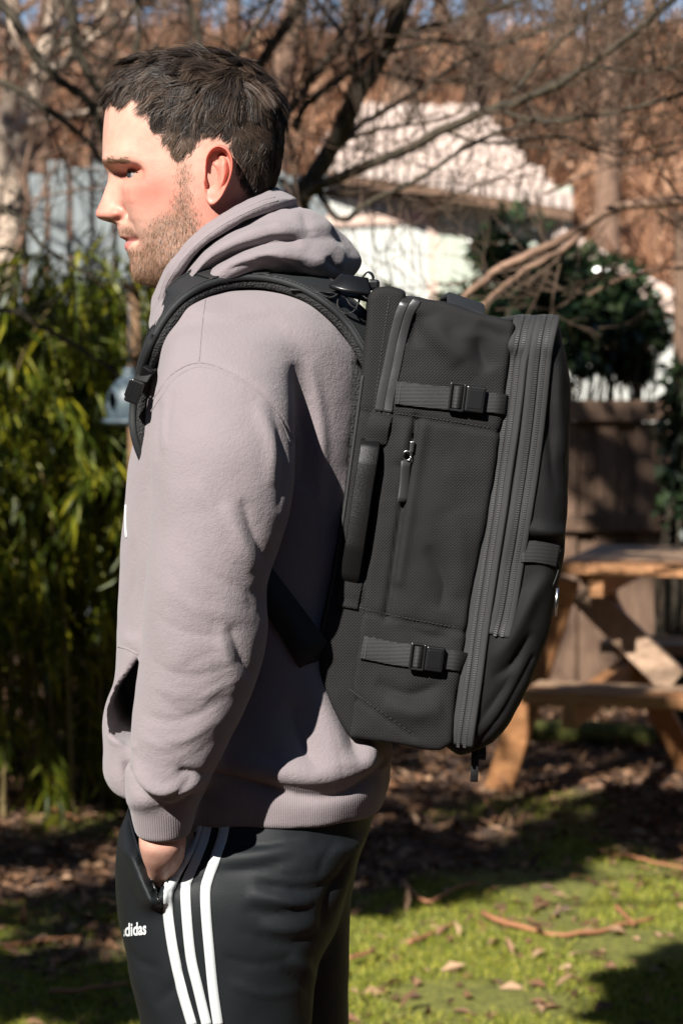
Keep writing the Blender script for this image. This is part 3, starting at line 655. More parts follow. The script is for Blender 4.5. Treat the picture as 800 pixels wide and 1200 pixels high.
FOLDS = [  # amplitude mm, half width px, photo polyline
 # shoulder / armhole seam and the folds below it
 (-2.6, 2.6, [(173, 478), (185, 460), (202, 438), (230, 425), (262, 432), (300, 455), (330, 485), (346, 520)], 'flat'),
 (-6, 9, [(345, 425), (352, 470), (356, 520), (352, 575)]), (5, 8, [(360, 420), (372, 480), (376, 540), (370, 600)]),
 (-4, 8, [(318, 470), (330, 510), (334, 560), (326, 600)]), (4, 8, [(300, 470), (318, 520), (318, 570)]),
 (-3, 6, [(188, 470), (184, 510), (183, 540)]), (-2.5, 5, [(202, 458), (196, 490), (195, 520)]), (2, 5, [(195, 460), (190, 495), (190, 530)]),
 # elbow
 (-5.95, 7.0, [(284, 585), (293, 612), (306, 640), (318, 668)]), (5.10, 10.0, [(262, 590), (280, 630), (300, 668)]),
 (-5.10, 6.0, [(270, 732), (279, 758), (290, 782), (303, 800)]), (4.25, 8.0, [(255, 735), (265, 770), (282, 800)]),
 (-1.70, 9.0, [(205, 640), (240, 670), (280, 690), (312, 700)]), (1.53, 9.0, [(190, 690), (240, 715), (300, 725)]),
 (-0.99, 4.0, [(288, 690), (296, 712), (310, 728)]), (-0.83, 4.0, [(232, 700), (252, 726), (262, 752)]), (0.83, 5.0, [(222, 704), (242, 734), (252, 762)]), (-0.83, 4.0, [(196, 660), (214, 690), (222, 720)]),
 (-1.70, 7.0, [(180, 720), (215, 740), (255, 745), (285, 735)]), (-1.87, 6.0, [(172, 770), (205, 790), (245, 790), (290, 770)]), (1.70, 8.0, [(175, 800), (215, 815), (260, 808), (295, 790)]),
 (-1.06, 4.0, [(205, 792), (232, 772), (256, 762)]), (-0.92, 4.0, [(214, 822), (244, 806), (276, 786)]), (-0.86, 3.5, [(186, 812), (205, 832), (232, 842)]), (-0.99, 3.5, [(240, 830), (258, 812), (280, 800)]),
 (-2.55, 6.0, [(165, 835), (195, 845), (230, 838), (268, 815)]), (2.21, 7.0, [(160, 865), (195, 872), (232, 860), (262, 838)]), (-1.16, 3.5, [(172, 858), (196, 872), (220, 868)]), (-1.16, 4.0, [(200, 884), (228, 868), (252, 850)]),
 (-1.06, 5.0, [(158, 885), (190, 900), (225, 888), (252, 866)]), (2.98, 7.0, [(155, 900), (180, 922), (215, 918), (245, 895)]),
 (-0.73, 4.0, [(240, 560), (262, 590), (274, 622)]), (1.70, 6.0, [(228, 566), (250, 600), (262, 634)]), (-0.66, 4.0, [(214, 470), (208, 505), (206, 545)]), (-0.59, 4.0, [(186, 560), (190, 610), (186, 660)]),
 (-0.99, 5.0, [(150, 620), (156, 660), (158, 700)]), (-0.99, 5.0, [(146, 700), (152, 730), (150, 752)]), (-0.99, 4.0, [(365, 560), (372, 620), (368, 680)]), (-0.99, 5.0, [(325, 820), (335, 860), (350, 890)]), (-1.16, 4.0, [(382, 850), (394, 880), (400, 912)]), (-0.99, 4.0, [(300, 880), (322, 890), (345, 908)]),
 # bunching over the cuff
 (-8, 6, [(150, 900), (160, 925), (180, 944), (205, 948), (236, 932)], 'flat'), (6, 6, [(152, 885), (166, 912), (190, 928), (220, 922), (246, 903)]), (-5, 4, [(185, 938), (205, 928), (228, 908)]),
 # lower back: the cloth blouses over the hem
 (-7, 6, [(215, 905), (262, 910), (310, 922), (360, 934), (405, 930), (440, 908), (460, 884)], 'flat'), (6, 13, [(270, 895), (330, 905), (380, 910), (425, 890), (452, 868)]),
 (8, 14, [(365, 790), (375, 830), (392, 870), (400, 900)]), (-6, 12, [(340, 820), (350, 860), (372, 905)]), (-6, 9, [(398, 800), (412, 850), (418, 895)]), (5, 9, [(425, 850), (432, 890), (428, 905)]),
 # front of the body, pocket seam
 (-2, 3, [(134, 756), (148, 760), (164, 768)], 'flat'), (-2, 8, [(160, 560), (160, 640), (152, 720)]), (3, 4, [(163, 772), (140, 800), (120, 838), (128, 864), (156, 876)], 'flat'), (-2.2, 3, [(140, 876), (160, 880)])]
V = folds(V, N, FOLDS); V = lap_smooth(V, F, 1, .4)
shirt = mk('hooded_sweatshirt', V, F, M_fleece, person)
u, v = proj(V)
# hood: closed curves around the neck (photo x, y and distance from the body's midplane), inside -> rim -> folds -> tucked under
HC = [[(205, 392, 0), (216, 380, .03), (245, 352, .048), (280, 322, .048), (304, 302, .03), (312, 296, 0)],
 [(188, 356, 0), (190, 346, .032), (205, 313, .062), (230, 285, .071), (263, 259, .071), (300, 239, .054), (318, 231, .025), (322, 229, 0)],
 [(181, 354, 0), (182, 343, .035), (195, 312, .070), (220, 281, .081), (256, 253, .081), (298, 231, .062), (322, 225, .028), (328, 224, 0)],
 [(177, 374, 0), (178, 362, .045), (191, 330, .087), (219, 294, .100), (256, 264, .101), (304, 241, .083), (338, 231, .040), (345, 231, 0)],
 [(179, 388, 0), (182, 383, .048), (199, 339, .088), (228, 299, .098), (260, 274, .099), (305, 251, .080), (340, 240, .040), (349, 238, 0)],
 [(183, 391, 0), (187, 387, .040), (204, 340, .072), (232, 298, .079), (262, 274, .080), (305, 252, .067), (340, 243, .035), (350, 241, 0)],
 [(180, 396, 0), (188, 394, .058), (208, 343, .100), (238, 300, .115), (277, 274, .119), (322, 258, .105), (357, 245, .060), (368, 247, 0)],
 [(180, 400, 0), (191, 398, .062), (215, 342, .108), (246, 303, .124), (286, 282, .127), (332, 270, .114), (376, 262, .068), (388, 261, 0)],
 [(184, 402, 0), (196, 400, .052), (220, 344, .098), (250, 311, .111), (286, 293, .116), (326, 284, .112), (380, 280, .072), (405, 279, 0)],
 [(182, 407, 0), (198, 404, .066), (224, 350, .116), (252, 322, .132), (284, 303, .137), (328, 293, .130), (388, 294, .080), (416, 292, 0)],
 [(182, 412, 0), (204, 406, .070), (229, 352, .118), (256, 328, .134), (291, 309, .138), (338, 302, .130), (392, 308, .086), (423, 306, 0)],
 [(186, 420, 0), (208, 412, .070), (234, 358, .112), (260, 335, .126), (296, 316, .129), (340, 312, .122), (388, 321, .082), (417, 323, 0)],
 [(196, 430, 0), (218, 416, .062), (240, 366, .096), (265, 345, .108), (298, 328, .110), (338, 322, .104), (376, 329, .072), (402, 334, 0)],
 [(230, 436, 0), (240, 420, .050), (256, 384, .078), (280, 364, .086), (305, 350, .086), (336, 343, .080), (364, 340, .056), (380, 338, 0)]]
nh = 80; CV = []
for c in HC:
    w = np.array([(*P(x, y, Y0-o)[[0, 2]], o) for x, y, o in c]); cc = resample(catmull(w, 120), nh); cc[0, 2] = cc[-1, 2] = 0
    nearc = np.c_[cc[:, 0], Y0-cc[:, 2], cc[:, 1]]; farc = np.c_[cc[:, 0], Y0+cc[:, 2], cc[:, 1]]
    CV.append(np.vstack([nearc, farc[-2:0:-1]]))
CV = np.array(CV); nv = 130; m = CV.shape[1]
HVh = catmull(CV.reshape(len(HC), -1), nv).reshape(nv, m, 3)
ii, jj = np.meshgrid(np.arange(nv-1), np.arange(m), indexing='ij'); j2 = (jj+1) % m
FH = np.stack([ii*m+jj, (ii+1)*m+jj, (ii+1)*m+j2, ii*m+j2], -1).reshape(-1, 4); VH = HVh.reshape(-1, 3)
NH = vnormals(VH, FH)
if (NH[:, 1]*(VH[:, 1]-Y0)).sum() < 0: FH = FH[:, ::-1]; NH = -NH
VH = wobble(VH, NH, .0035, .05, 8); VH = wobble(VH, NH, .0010, .02, 9); NH = vnormals(VH, FH)
VH = folds(VH, NH, [(-6, 6, [(352, 243), (360, 258), (366, 276)]), (-5, 6, [(300, 300), (330, 310), (352, 318)]), (4, 8, [(320, 262), (345, 275), (360, 292)]), (-6, 7, [(384, 300), (395, 312), (402, 322)]), (-4, 5, [(262, 318), (285, 312), (320, 312)])])
hood = mk('hood', VH, FH, M_fleece, shirt)
# ribbed waistband and cuff: bands laid 2 mm over the cloth
me = shirt.data; N = vnormals(V, F)
zh = P(300, 882, Y0)[2]; zb = P(300, 929, Y0)[2]
isband = (V[:, 2] < zh) & (V[:, 0] > P(165, 0, Y0)[0]) & ((abs(V[:, 1]-Y0) < .20) & ((u > 258) | (abs(V[:, 1]-Y0) < .12)))
cuffz = P(195, 946, 2.36)[2]; iscuff = (V[:, 2] < cuffz) & (abs(V[:, 1]-Y0) > .15) & (u < 245)
me.materials.append(M_rib); fi = ((isband | iscuff)[F]).all(1); me.polygons.foreach_set('material_index', fi.astype(np.int32)); me.update()

# ---- seams and stitching on the sweatshirt
BV_shirt = bvh_of(shirt)
BV_hood = bvh_of(hood)
def seam(bvh, pts, rad, name, m, parent, off=.0003, n=None):
    c = catmull(pts, n or max(12, int(np.linalg.norm(np.diff(np.array(pts, float), axis=0), axis=1).sum()/4))); out = []
    for x, y in c:
        h = hit_px(bvh, x, y, off)
        if h is not None: out.append(h[0])
    V, F = tube(np.array(out), rad, 6); return mk(name, V, F, m, parent)
for pts in ([(173, 478), (185, 460), (202, 438), (230, 425), (262, 432), (300, 455), (330, 485), (345, 518)], [(176, 484), (189, 465), (206, 443), (231, 430), (262, 437), (298, 460), (326, 488), (341, 521)], [(240, 352), (236, 385), (233, 424)], [(134, 757), (148, 760), (162, 767)]):
    seam(BV_shirt, pts, .0013, 'seam', M_fleece, shirt, -.0004)
for pts in ([(186, 350), (196, 322), (222, 288), (258, 259), (302, 237), (322, 231)], [(189, 354), (199, 326), (225, 292), (260, 264), (304, 242), (326, 235)]): seam(BV_hood, pts, .0008, 'hood_seam', M_fleece, hood, -.0003)
seam(BV_shirt, [(148, 592), (147.5, 610), (148.5, 630)], .0014, 'chest_print', M_white, shirt)

# ---- track trousers
def trousers():
    g = Grid([P(125, 600, Y0)[0]-.03, 2.33, .03], [P(450, 600, Y0)[0]+.03, 2.81, P(300, 885, Y0)[2]], .0045)
    pel = Slices([(890, 165, 438, Y0, .152), (925, 158, 440, Y0, .162), (955, 148, 436, Y0, .170), (985, 142, 424, Y0, .174), (1010, 141, 414, Y0, .176), (1040, 143, 404, Y0, .174), (1075, 150, 395, Y0, .168), (1110, 175, 370, Y0, .15)], 2.5)
    g.union(pel, pel.lo, pel.hi, .004)
    leg = Slices([(985, 146, 420, 2.48, .085), (1030, 141, 408, 2.478, .092), (1070, 143, 392, 2.478, .094), (1110, 148, 376, 2.478, .092), (1150, 155, 369, 2.48, .090), (1200, 166, 364, 2.482, .087), (1300, 186, 356, 2.487, .082), (1560, 218, 350, 2.49, .070), (1800, 232, 362, 2.49, .066), (2010, 250, 352, 2.49, .058)], 2.3)
    g.union(leg, leg.lo, leg.hi, .02)
    fl = Slices([(985, 160, 424, 2.66, .085), (1030, 158, 416, 2.66, .092), (1060, 165, 410, 2.66, .092), (1110, 185, 409, 2.66, .090), (1200, 205, 409, 2.66, .086), (1300, 225, 402, 2.655, .080), (1500, 262, 396, 2.65, .070), (1700, 280, 410, 2.65, .066), (1890, 300, 396, 2.65, .058)], 2.3)
    g.union(fl, fl.lo, fl.hi, .02)
    V, F = g.mesh(); return lap_smooth(V, F, 2), F
V, F = trousers(); N = vnormals(V, F); V = wobble(V, N, .0025, .08, 5); N = vnormals(V, F)
V = folds(V, N, [(-6, 7, [(300, 1036), (335, 1042), (365, 1043), (400, 1030)]), (5, 8, [(290, 1048), (330, 1056), (368, 1060)]), (-4, 6, [(285, 1066), (330, 1072), (370, 1066)]), (4, 8, [(305, 1085), (345, 1090), (375, 1078)]), (-3, 6, [(300, 1102), (340, 1106), (372, 1095)]),
                 (-7, 8, [(415, 1000), (400, 1030), (385, 1055), (376, 1090)]), (5, 8, [(340, 1120), (358, 1135), (368, 1150)]), (-3, 6, [(330, 1135), (350, 1150), (366, 1165)]), (-3, 7, [(255, 1020), (300, 1018), (350, 1005)]), (3, 9, [(240, 1010), (300, 1002), (370, 985)]), (-2.5, 5, [(190, 1045), (215, 1040), (240, 1030)]), (-3, 8, [(180, 1180), (210, 1150), (215, 1110)]), (-2, 3.5, [(262, 985), (310, 990), (360, 980)]), (-2.2, 3.5, [(300, 1018), (340, 1026), (385, 1020)]), (-2.5, 3, [(310, 1058), (345, 1066), (372, 1060)]), (-2, 3, [(280, 1092), (320, 1098), (362, 1090)]), (-2, 4, [(262, 1120), (300, 1130), (350, 1122)]), (2, 5, [(268, 1150), (310, 1165), (355, 1160)]), (-2, 4, [(150, 1110), (165, 1128), (190, 1134)]), (-2.5, 4, [(395, 985), (380, 1005), (372, 1030)])])
# pocket mouth: the cloth inside the opening is pushed in where the wrist enters
u, v = proj(V); N = vnormals(V, F); nearside = V[:, 1] < 2.52
pk = inpoly([(140, 930), (153, 958), (160, 985), (171, 1012), (186, 1046), (197, 1024), (212, 1002), (224, 985), (232, 930)], u, v)
V[:, 1] += np.where(nearside, .040*sstep(3.0, -3.5, pk), 0)
ld = stroke_px(u, v, [(146, 960), (153, 990), (163, 1016), (178, 1048)], False)[0]
V[:, 1] -= np.where(nearside, (.024*np.exp(-(ld/15)**2)*sstep(-2, 4, pk)+.006*np.exp(-((pk-5)/8)**2))*sstep(930, 965, v), 0)
pants = mk('track_trousers', V, F, M_track, person); BV_pants = bvh_of(pants)
for pts in ([(233, 940), (230, 971), (221, 997), (207, 1022), (198, 1043), (197, 1062), (200, 1090), (205, 1120), (214, 1160), (226, 1202)],
            [(250, 930), (246, 950), (240, 980), (233, 1000), (221, 1028), (218, 1040), (219, 1070), (224, 1120), (233, 1160), (243, 1202)],
            [(270, 930), (266, 950), (261, 980), (254, 1002), (244, 1030), (241, 1046), (242, 1075), (246, 1120), (250, 1160), (256, 1202)]):
    c = catmull(pts, 90); t = nrm(np.gradient(c, axis=0)); nn = np.stack([-t[:, 1], t[:, 0]], 1); V, F = [], []
    for i in range(len(c)):
        for a in (-5.8, -1.9, 1.9, 5.8):
            q = c[i]+nn[i]*a; h = hit_px(BV_pants, q[0], q[1], .0012)
            V.append(h[0] if h is not None else V[-4])
    for i in range(len(c)-1):
        for a in range(3): F.append([i*4+a, i*4+a+1, i*4+a+5, i*4+a+4])
    s = mk('stripe', V, F, M_white, pants); m = s.modifiers.new('solid', 'SOLIDIFY'); m.thickness = .0008; m.offset = 0
# pocket edge and the tail of its zip
seam(BV_pants, [(151, 955), (158, 985), (169, 1012), (185, 1048)], .0013, 'pocket_edge', M_track, pants, .001)
seam(BV_pants, [(176, 1030), (181, 1042), (186, 1056)], .0016, 'pocket_zip', M_blackzip, pants, .001)
# lettering on the thigh
cu = bpy.data.curves.new('lettering', 'FONT'); cu.body = 'adidas'; cu.size = 1; cu.offset = .028; cu.resolution_u = 4
to = bpy.data.objects.new('lettering_src', cu); COL.objects.link(to); dg = bpy.context.evaluated_depsgraph_get(); tm = bpy.data.meshes.new_from_object(to.evaluated_get(dg))
bpy.data.objects.remove(to)
TV = np.array([v.co for v in tm.vertices]); TF = [list(p.vertices) for p in tm.polygons]; TV -= TV.min(0); wdt = TV[:, 0].max()
s = TV[:, 0]/wdt; px = 141 + 31*(s*1.0) + 0; px = 140.5 + 32*s**.88; py = 1097 - 21*TV[:, 1] - 3.0*s + 1.0
lv = []
for a, b in zip(px, py):
    h = hit_px(BV_pants, max(a, 146.5), b, .0012); lv.append(h[0] if h is not None else (lv[-1] if lv else [0, 0, 0]))
mk('lettering', lv, TF, M_white, pants, smooth=False)
# shoes
for yc, xh in ((2.49, 252), (2.65, 300)):
    xa = P(xh, 2010 if yc < 2.55 else 1890, yc)[0]; g = Grid([xa-.16, yc-.07, -.01], [xa+.16, yc+.07, .14], .005)
    for c, r in (((xa+.045, yc, .045), (.055, .038, .05)), ((xa-.03, yc, .035), (.075, .042, .042)), ((xa-.095, yc, .025), (.06, .045, .032)), ((xa+.04, yc, .08), (.045, .034, .05))):
        f, lo, hi = ellip(c, r); g.union(f, lo, hi, .03)
    g.F = np.maximum(g.F, (-g.ax[2]+.002)[None, None, :]); V, F = g.mesh(); mk('shoe', lap_smooth(V, F, 1), F, M_sole, person)
# ================================================================== BACKPACK
YS = 2.42; YB = 2.57
bag = thing('backpack', 'black woven travel backpack with buckled side straps worn on the man\'s back', 'backpack', tuple(P(480, 880, YB)))
def weave(name, c1, c2, scale, rough, bumpd=.0006):
    m = mat(name, c1, rough, Specular_IOR_Level=.2); q = NT(m); co = q.coord()
    mp = q.n('Mapping'); mp.inputs['Rotation'].default_value = (0, R(45), 0); q.l(co, mp.inputs[0])
    w1 = q.n('TexWave', wave_type='BANDS', bands_direction='X', i_Scale=scale, i_Distortion=.6); w1.inputs['Detail Scale'].default_value = 40; q.l(mp.outputs[0], w1.inputs[0])
    w2 = q.n('TexWave', wave_type='BANDS', bands_direction='Z', i_Scale=scale, i_Distortion=.6); w2.inputs['Detail Scale'].default_value = 40; q.l(mp.outputs[0], w2.inputs[0])
    h = q.math('MULTIPLY', w1.outputs[1], w2.outputs[1]); n1 = q.noise(14, 4, .6); n2 = q.noise(900, 2)
    c = q.mix(n1.outputs[0], c1, c2); c = q.mix(q.math('MULTIPLY', h, .55), c, tuple(min(1, x*3.4) for x in c2)); c = q.mix(q.math('MULTIPLY', n2.outputs[0], .35), c, tuple(x*.4 for x in c1)); q.color(c)
    q.bump(q.math('ADD', h, q.math('MULTIPLY', n2.outputs[0], .5)), .7, bumpd); return m
M_bag = weave('black_ballistic_weave', (.0078, .0077, .0079), (.0125, .0123, .0126), 140, .75, .0008)
M_bagf = weave('black_fine_weave', (.0045, .0045, .0048), (.007, .0069, .0072), 165, .65)
M_tape = mat('zip_tape', (.04, .04, .04), .8); q = NT(M_tape); n1 = q.noise(1500, 2); c = q.mix(n1.outputs[0], (.0085, .0085, .0088), (.026, .026, .0265)); q.color(c); q.bump(n1.outputs[0], .4, .0008)
M_web = mat('webbing', (.02, .02, .02), .65); q = NT(M_web)
w = q.n('TexWave', wave_type='BANDS', bands_direction='Z', i_Scale=230.0, i_Distortion=.5); q.l(q.coord(), w.inputs[0]); n1 = q.noise(1200, 2)
c = q.mix(w.outputs[1], (.0045, .0045, .0047), (.011, .011, .0113)); q.color(c); q.bump(q.math('ADD', w.outputs[1], n1.outputs[0]), .5, .0006)
M_satin = mat('satin_webbing', (.004, .004, .004), .42, Specular_IOR_Level=.3); q = NT(M_satin); n1 = q.noise(1300, 2); q.bump(n1.outputs[0], .45, .0008)
M_plastic = mat('black_plastic', (.005, .005, .0055), .34); q = NT(M_plastic); n1 = q.noise(700, 2); q.bump(n1.outputs[0], .12, .0004)
M_rubber = mat('coated_zip', (.032, .032, .033), .33, Specular_IOR_Level=.6); q = NT(M_rubber); n1 = q.noise(60, 3); q.bump(n1.outputs[0], .2, .002)
M_pad = mat('strap_fabric', (.012, .0145, .017), .7); q = NT(M_pad); n1 = q.noise(1200, 2); c = q.mix(n1.outputs[0], (.004, .0052, .0062), (.011, .0135, .015)); q.color(c); q.bump(n1.outputs[0], .5, .0008)
M_mesh = mat('air_mesh', (.012, .013, .014), .85); q = NT(M_mesh); v = q.n('TexVoronoi', i_Scale=420.0); q.l(q.coord(), v.inputs[0]); c = q.mix(v.outputs[0], (.016, .017, .018), (.002, .002, .002)); q.color(c); q.bump(v.outputs[0], .8, .002)
M_pull = mat('grey_rubber_pull', (.035, .035, .036), .55)
M_steel = mat('steel', (.55, .55, .55), .25, Metallic=1.0)
M_teeth = mat('zip_coil', (.04, .04, .04), .5)
M_stitch = mat('stitch', (.028, .028, .028), .7)

def W2(pts, Y): return P(np.array(pts, float)[:, 0], np.array(pts, float)[:, 1], Y)[:, [0, 2]]
def slab(name, pts, hw, r, material, strokes=(), bulge=0, wob=.0015, dents=(), h=.003, Yu=YS, seed=0, yc=YB, corner=.6):
    poly = W2(pts, Yu); lo = poly.min(0)-.015; hi = poly.max(0)+.015
    g = Grid([lo[0], yc-hw-.02, lo[1]], [hi[0], yc+hw+.02, hi[1]], h); x = g.ax[0][:, None]; z = g.ax[2][None, :]
    d2 = poly_sdf(poly, x, z); hwf = hw + bulge*sstep(0, .06, -d2)
    A = (d2+r)[:, None, :]; B = (abs(g.ax[1]-yc))[None, :, None] - hwf[:, None, :] + r
    g.F = (np.sqrt(np.maximum(A, 0)**2+np.maximum(B, 0)**2)+np.minimum(np.maximum(A, B), 0)-r).astype(np.float32)
    V, F = g.mesh(); V = lap_smooth(V, F, 2); N = vnormals(V, F)
    if wob: V = wobble(V, N, wob, .07, seed+20); V = wobble(V, N, wob*.35, .025, seed+21); N = vnormals(V, F)
    V = folds(V, N, strokes); return mk(name, V, F, material, bag)
SEAM_AB = [(468, 348), (459, 400), (449, 455), (447, 490), (449, 520), (436, 620), (424, 705), (409, 812), (407, 866)]
rear = slab('rear_compartment', [(432, 346), (440, 337), (456, 335), (476, 340)] + [(x+13, y) for x, y in SEAM_AB[1:-1]] + [(420, 866), (407, 864)] + [(392, 838), (375, 800), (373, 745), (385, 690), (398, 620), (412, 520), (424, 440), (429, 380)], .150, .007, M_bag,
            [(-11, 6, [(447, 530), (441, 570), (435, 610), (423, 674)], 'flat'), (3, 8, [(442, 490), (446, 510)]), (-2, 3, [(424, 482), (452, 488)], 'flat'), (-1.5, 3, [(398, 700), (425, 706)], 'flat')], seed=1)
ZIP1L = [(603, 379), (598, 410), (590, 470), (578, 560), (563, 640), (549, 720), (537, 800), (529, 872)]
main = slab('main_compartment', [(466, 348), (490, 347), (520, 353), (560, 368), (580, 372)] + ZIP1L + [(515, 880), (470, 874), (407, 866), (409, 812), (424, 705), (436, 620), (449, 520), (447, 490), (449, 455), (459, 400)], .1515, .006, M_bag,
            [(-2.5, 3, [(462, 487), (520, 496), (588, 507)], 'flat'), (-2.5, 3, [(418, 716), (480, 729), (556, 743)], 'flat'), (-2.5, 3, [(404, 808), (430, 828), (484, 864)], 'flat'),
             (-8, 3, [(488, 490), (479, 540), (470, 600), (460, 670), (452, 724)], 'flat'), (3, 6, [(496, 500), (486, 560), (478, 610), (467, 680)], 'flat'), (5, 9, [(478, 495), (474, 520), (468, 545)]),
             (-9, 10, [(488, 365), (486, 385), (482, 405)]), (7, 12, [(505, 372), (520, 400), (540, 425)]), (-9, 13, [(560, 395), (563, 415), (572, 435)]), (5, 14, [(540, 385), (545, 410), (560, 440)]), (-5, 10, [(560, 378), (578, 390), (596, 395)]),
             (-6, 10, [(500, 640), (520, 680), (515, 715)]), (4, 12, [(530, 600), (540, 650), (535, 700)]), (-6, 10, [(440, 800), (480, 815), (520, 800)]), (6, 12, [(450, 825), (490, 835), (520, 830)]), (-4, 9, [(470, 730), (500, 745), (530, 745)])], bulge=.004, wob=.0022, seed=2)
FRONT = [(655, 381), (662, 410), (668, 460), (669, 520), (666, 590), (661, 636), (653, 690), (641, 745), (622, 800), (600, 843), (577, 870), (556, 882), (538, 886)]
front = slab('front_compartment', [(603, 379), (611, 374), (630, 372), (645, 374)] + FRONT + [(x-14, y) for x, y in ZIP1L[::-1]], .150, .034, M_bagf,
             [(-9, 6, [(612, 630), (635, 636), (662, 640)]), (6, 8, [(612, 618), (635, 622), (662, 626)]), (7, 9, [(578, 775), (600, 745), (622, 700), (645, 668)]), (-7, 7, [(575, 795), (600, 780), (625, 740)]), (-5, 8, [(560, 850), (585, 815), (600, 790)]), (-3, 3, [(556, 876), (590, 835), (625, 770)], 'flat'), (5, 8, [(655, 400), (652, 470), (660, 540)]), (-4, 7, [(648, 420), (645, 500), (650, 580)])], wob=.0025, seed=3, Yu=2.45)
backp = slab('back_panel', [(409, 418), (430, 440), (416, 520), (402, 620), (389, 690), (378, 740), (380, 800), (368, 780), (366, 735), (378, 690), (391, 600), (401, 500)], .135, .005, M_mesh, wob=0, seed=4)
BB = bvh_of(rear, main, front)
def on_bag(px, off=0.0, smooth=3):
    P_, N_ = [], []
    for x, y in px:
        h = hit_px(BB, x, y, 0)
        if h is None: continue
        P_.append(h[0]); N_.append(h[1])
    P_ = np.array(P_); N_ = np.array(N_)
    for _ in range(smooth):
        N_[1:-1] = (N_[:-2]+2*N_[1:-1]+N_[2:])/4; P_[1:-1] = (P_[:-2]+2*P_[1:-1]+P_[2:])/4
    return P_ + nrm(N_)*off, nrm(N_)
def band(name, px, width, thick, material, off, parent=None, n=40, smooth=4, lump=None, flatn=None):
    p, nn = on_bag(catmull(px, n), 0, smooth)
    if flatn is not None: nn = nrm(nn*(1-flatn)+np.array([0, -1, 0])*flatn)
    p = p + nn*(off + (0 if lump is None else np.interp(np.linspace(0, 1, len(p)), *lump)))[:, None] if lump is not None else p+nn*off
    V, F = sweep(p, rprof(width, thick, thick*.4), nn); return mk(name, V, F, material, parent or bag), p, nn
# ---- double zip: tapes run up the side and over the top to the other side
def zip_run(px, name):
    p, nn = on_bag(catmull(px, 90), .0012, 6); ZT = P(625, 373, 2.45)[2]; rr_ = .034; ya = YB-.1512
    keep = p[:, 2] < ZT-rr_; p, nn = p[keep], nn[keep]; slope = (p[0]-p[12])/(p[0, 2]-p[12, 2]); arc_p, arc_n = [], []
    for i in range(9):
        f_ = R(90*i/8); z_ = ZT-rr_*(1-math.sin(f_))+.001; arc_p.append([p[0, 0]+slope[0]*(z_-p[0, 2])+.006*math.sin(f_)**2, ya+rr_*(1-math.cos(f_)), z_]); arc_n.append([0, -math.cos(f_), math.sin(f_)])
    arc_p, arc_n = np.array(arc_p), np.array(arc_n); fp, fn = arc_p[::-1].copy(), arc_n[::-1].copy(); fp[:, 1] = 2*YB-fp[:, 1]; fn[:, 1] *= -1
    full_p, full_n = np.vstack([arc_p, fp]), np.vstack([arc_n, fn])
    pp = np.vstack([full_p[::-1], p]); nnn = np.vstack([full_n[::-1], nn])
    s1 = np.r_[0, np.cumsum(np.linalg.norm(np.diff(pp, axis=0), axis=1))]; s2 = np.linspace(0, s1[-1], 220)
    pp2 = np.stack([np.interp(s2, s1, pp[:, i]) for i in range(3)], 1); nn2 = nrm(np.stack([np.interp(s2, s1, nnn[:, i]) for i in range(3)], 1))
    for _ in range(4):
        pp2[1:-1] = (pp2[:-2]+2*pp2[1:-1]+pp2[2:])/4; nn2[1:-1] = nrm(nn2[:-2]+2*nn2[1:-1]+nn2[2:])
    wv = .0232; prof = np.array([(-wv/2, -.004), (-wv/2, .0016), (-wv/2+.0015, .0024), (-.0016, .0024), (-.0010, .0010), (.0010, .0010), (.0016, .0024), (wv/2-.0015, .0024), (wv/2, .0016), (wv/2, -.004)])[::-1]
    V, F = sweep(pp2, prof, nn2); tape = mk('zip_tape', V, F, M_tape, bag)
    L = s1[-1]; nT = int(L/.0023); st = np.linspace(0, L, nT); tp = np.stack([np.interp(st, s2, pp2[:, i]) for i in range(3)], 1); tn = nrm(np.stack([np.interp(st, s2, nn2[:, i]) for i in range(3)], 1)); tt = nrm(np.gradient(tp, axis=0)); tb = np.cross(tt, tn)
    V, F = join_VF([box_VF(tp[i]+tn[i]*.0026+tb[i]*s*.0034+tt[i]*(.0005*s), tt[i]*.00065, tb[i]*.0016, tn[i]*.0007) for i in range(nT) for s in (-1, 1)])
    tz = mk('zip_teeth', V, F, M_teeth, tape, smooth=False); tz['kind'] = 'stuff'
    return tape
zip_run([(611, 381), (606, 420), (599, 480), (590, 540), (580, 610), (570, 670), (559, 745), (550, 810), (541, 872)], 'zip1')
zip_run([(637, 381), (632, 420), (626, 480), (618, 545), (608, 610), (599, 665), (591, 715), (584, 745)], 'zip2')
# ---- coated zip of the rear compartment: two glossy lips
for o, nm in ((-5.2, 0), (5.2, 1)):
    c = catmull([(484, 349), (474, 366), (466, 395), (459, 430), (452, 462), (449, 482)], 40); t = nrm(np.gradient(c, axis=0)); c = c + np.stack([-t[:, 1], t[:, 0]], 1)*o
    band('coated_zip_lip', c, .0086, .0014, M_rubber, .0009, n=40, smooth=4)
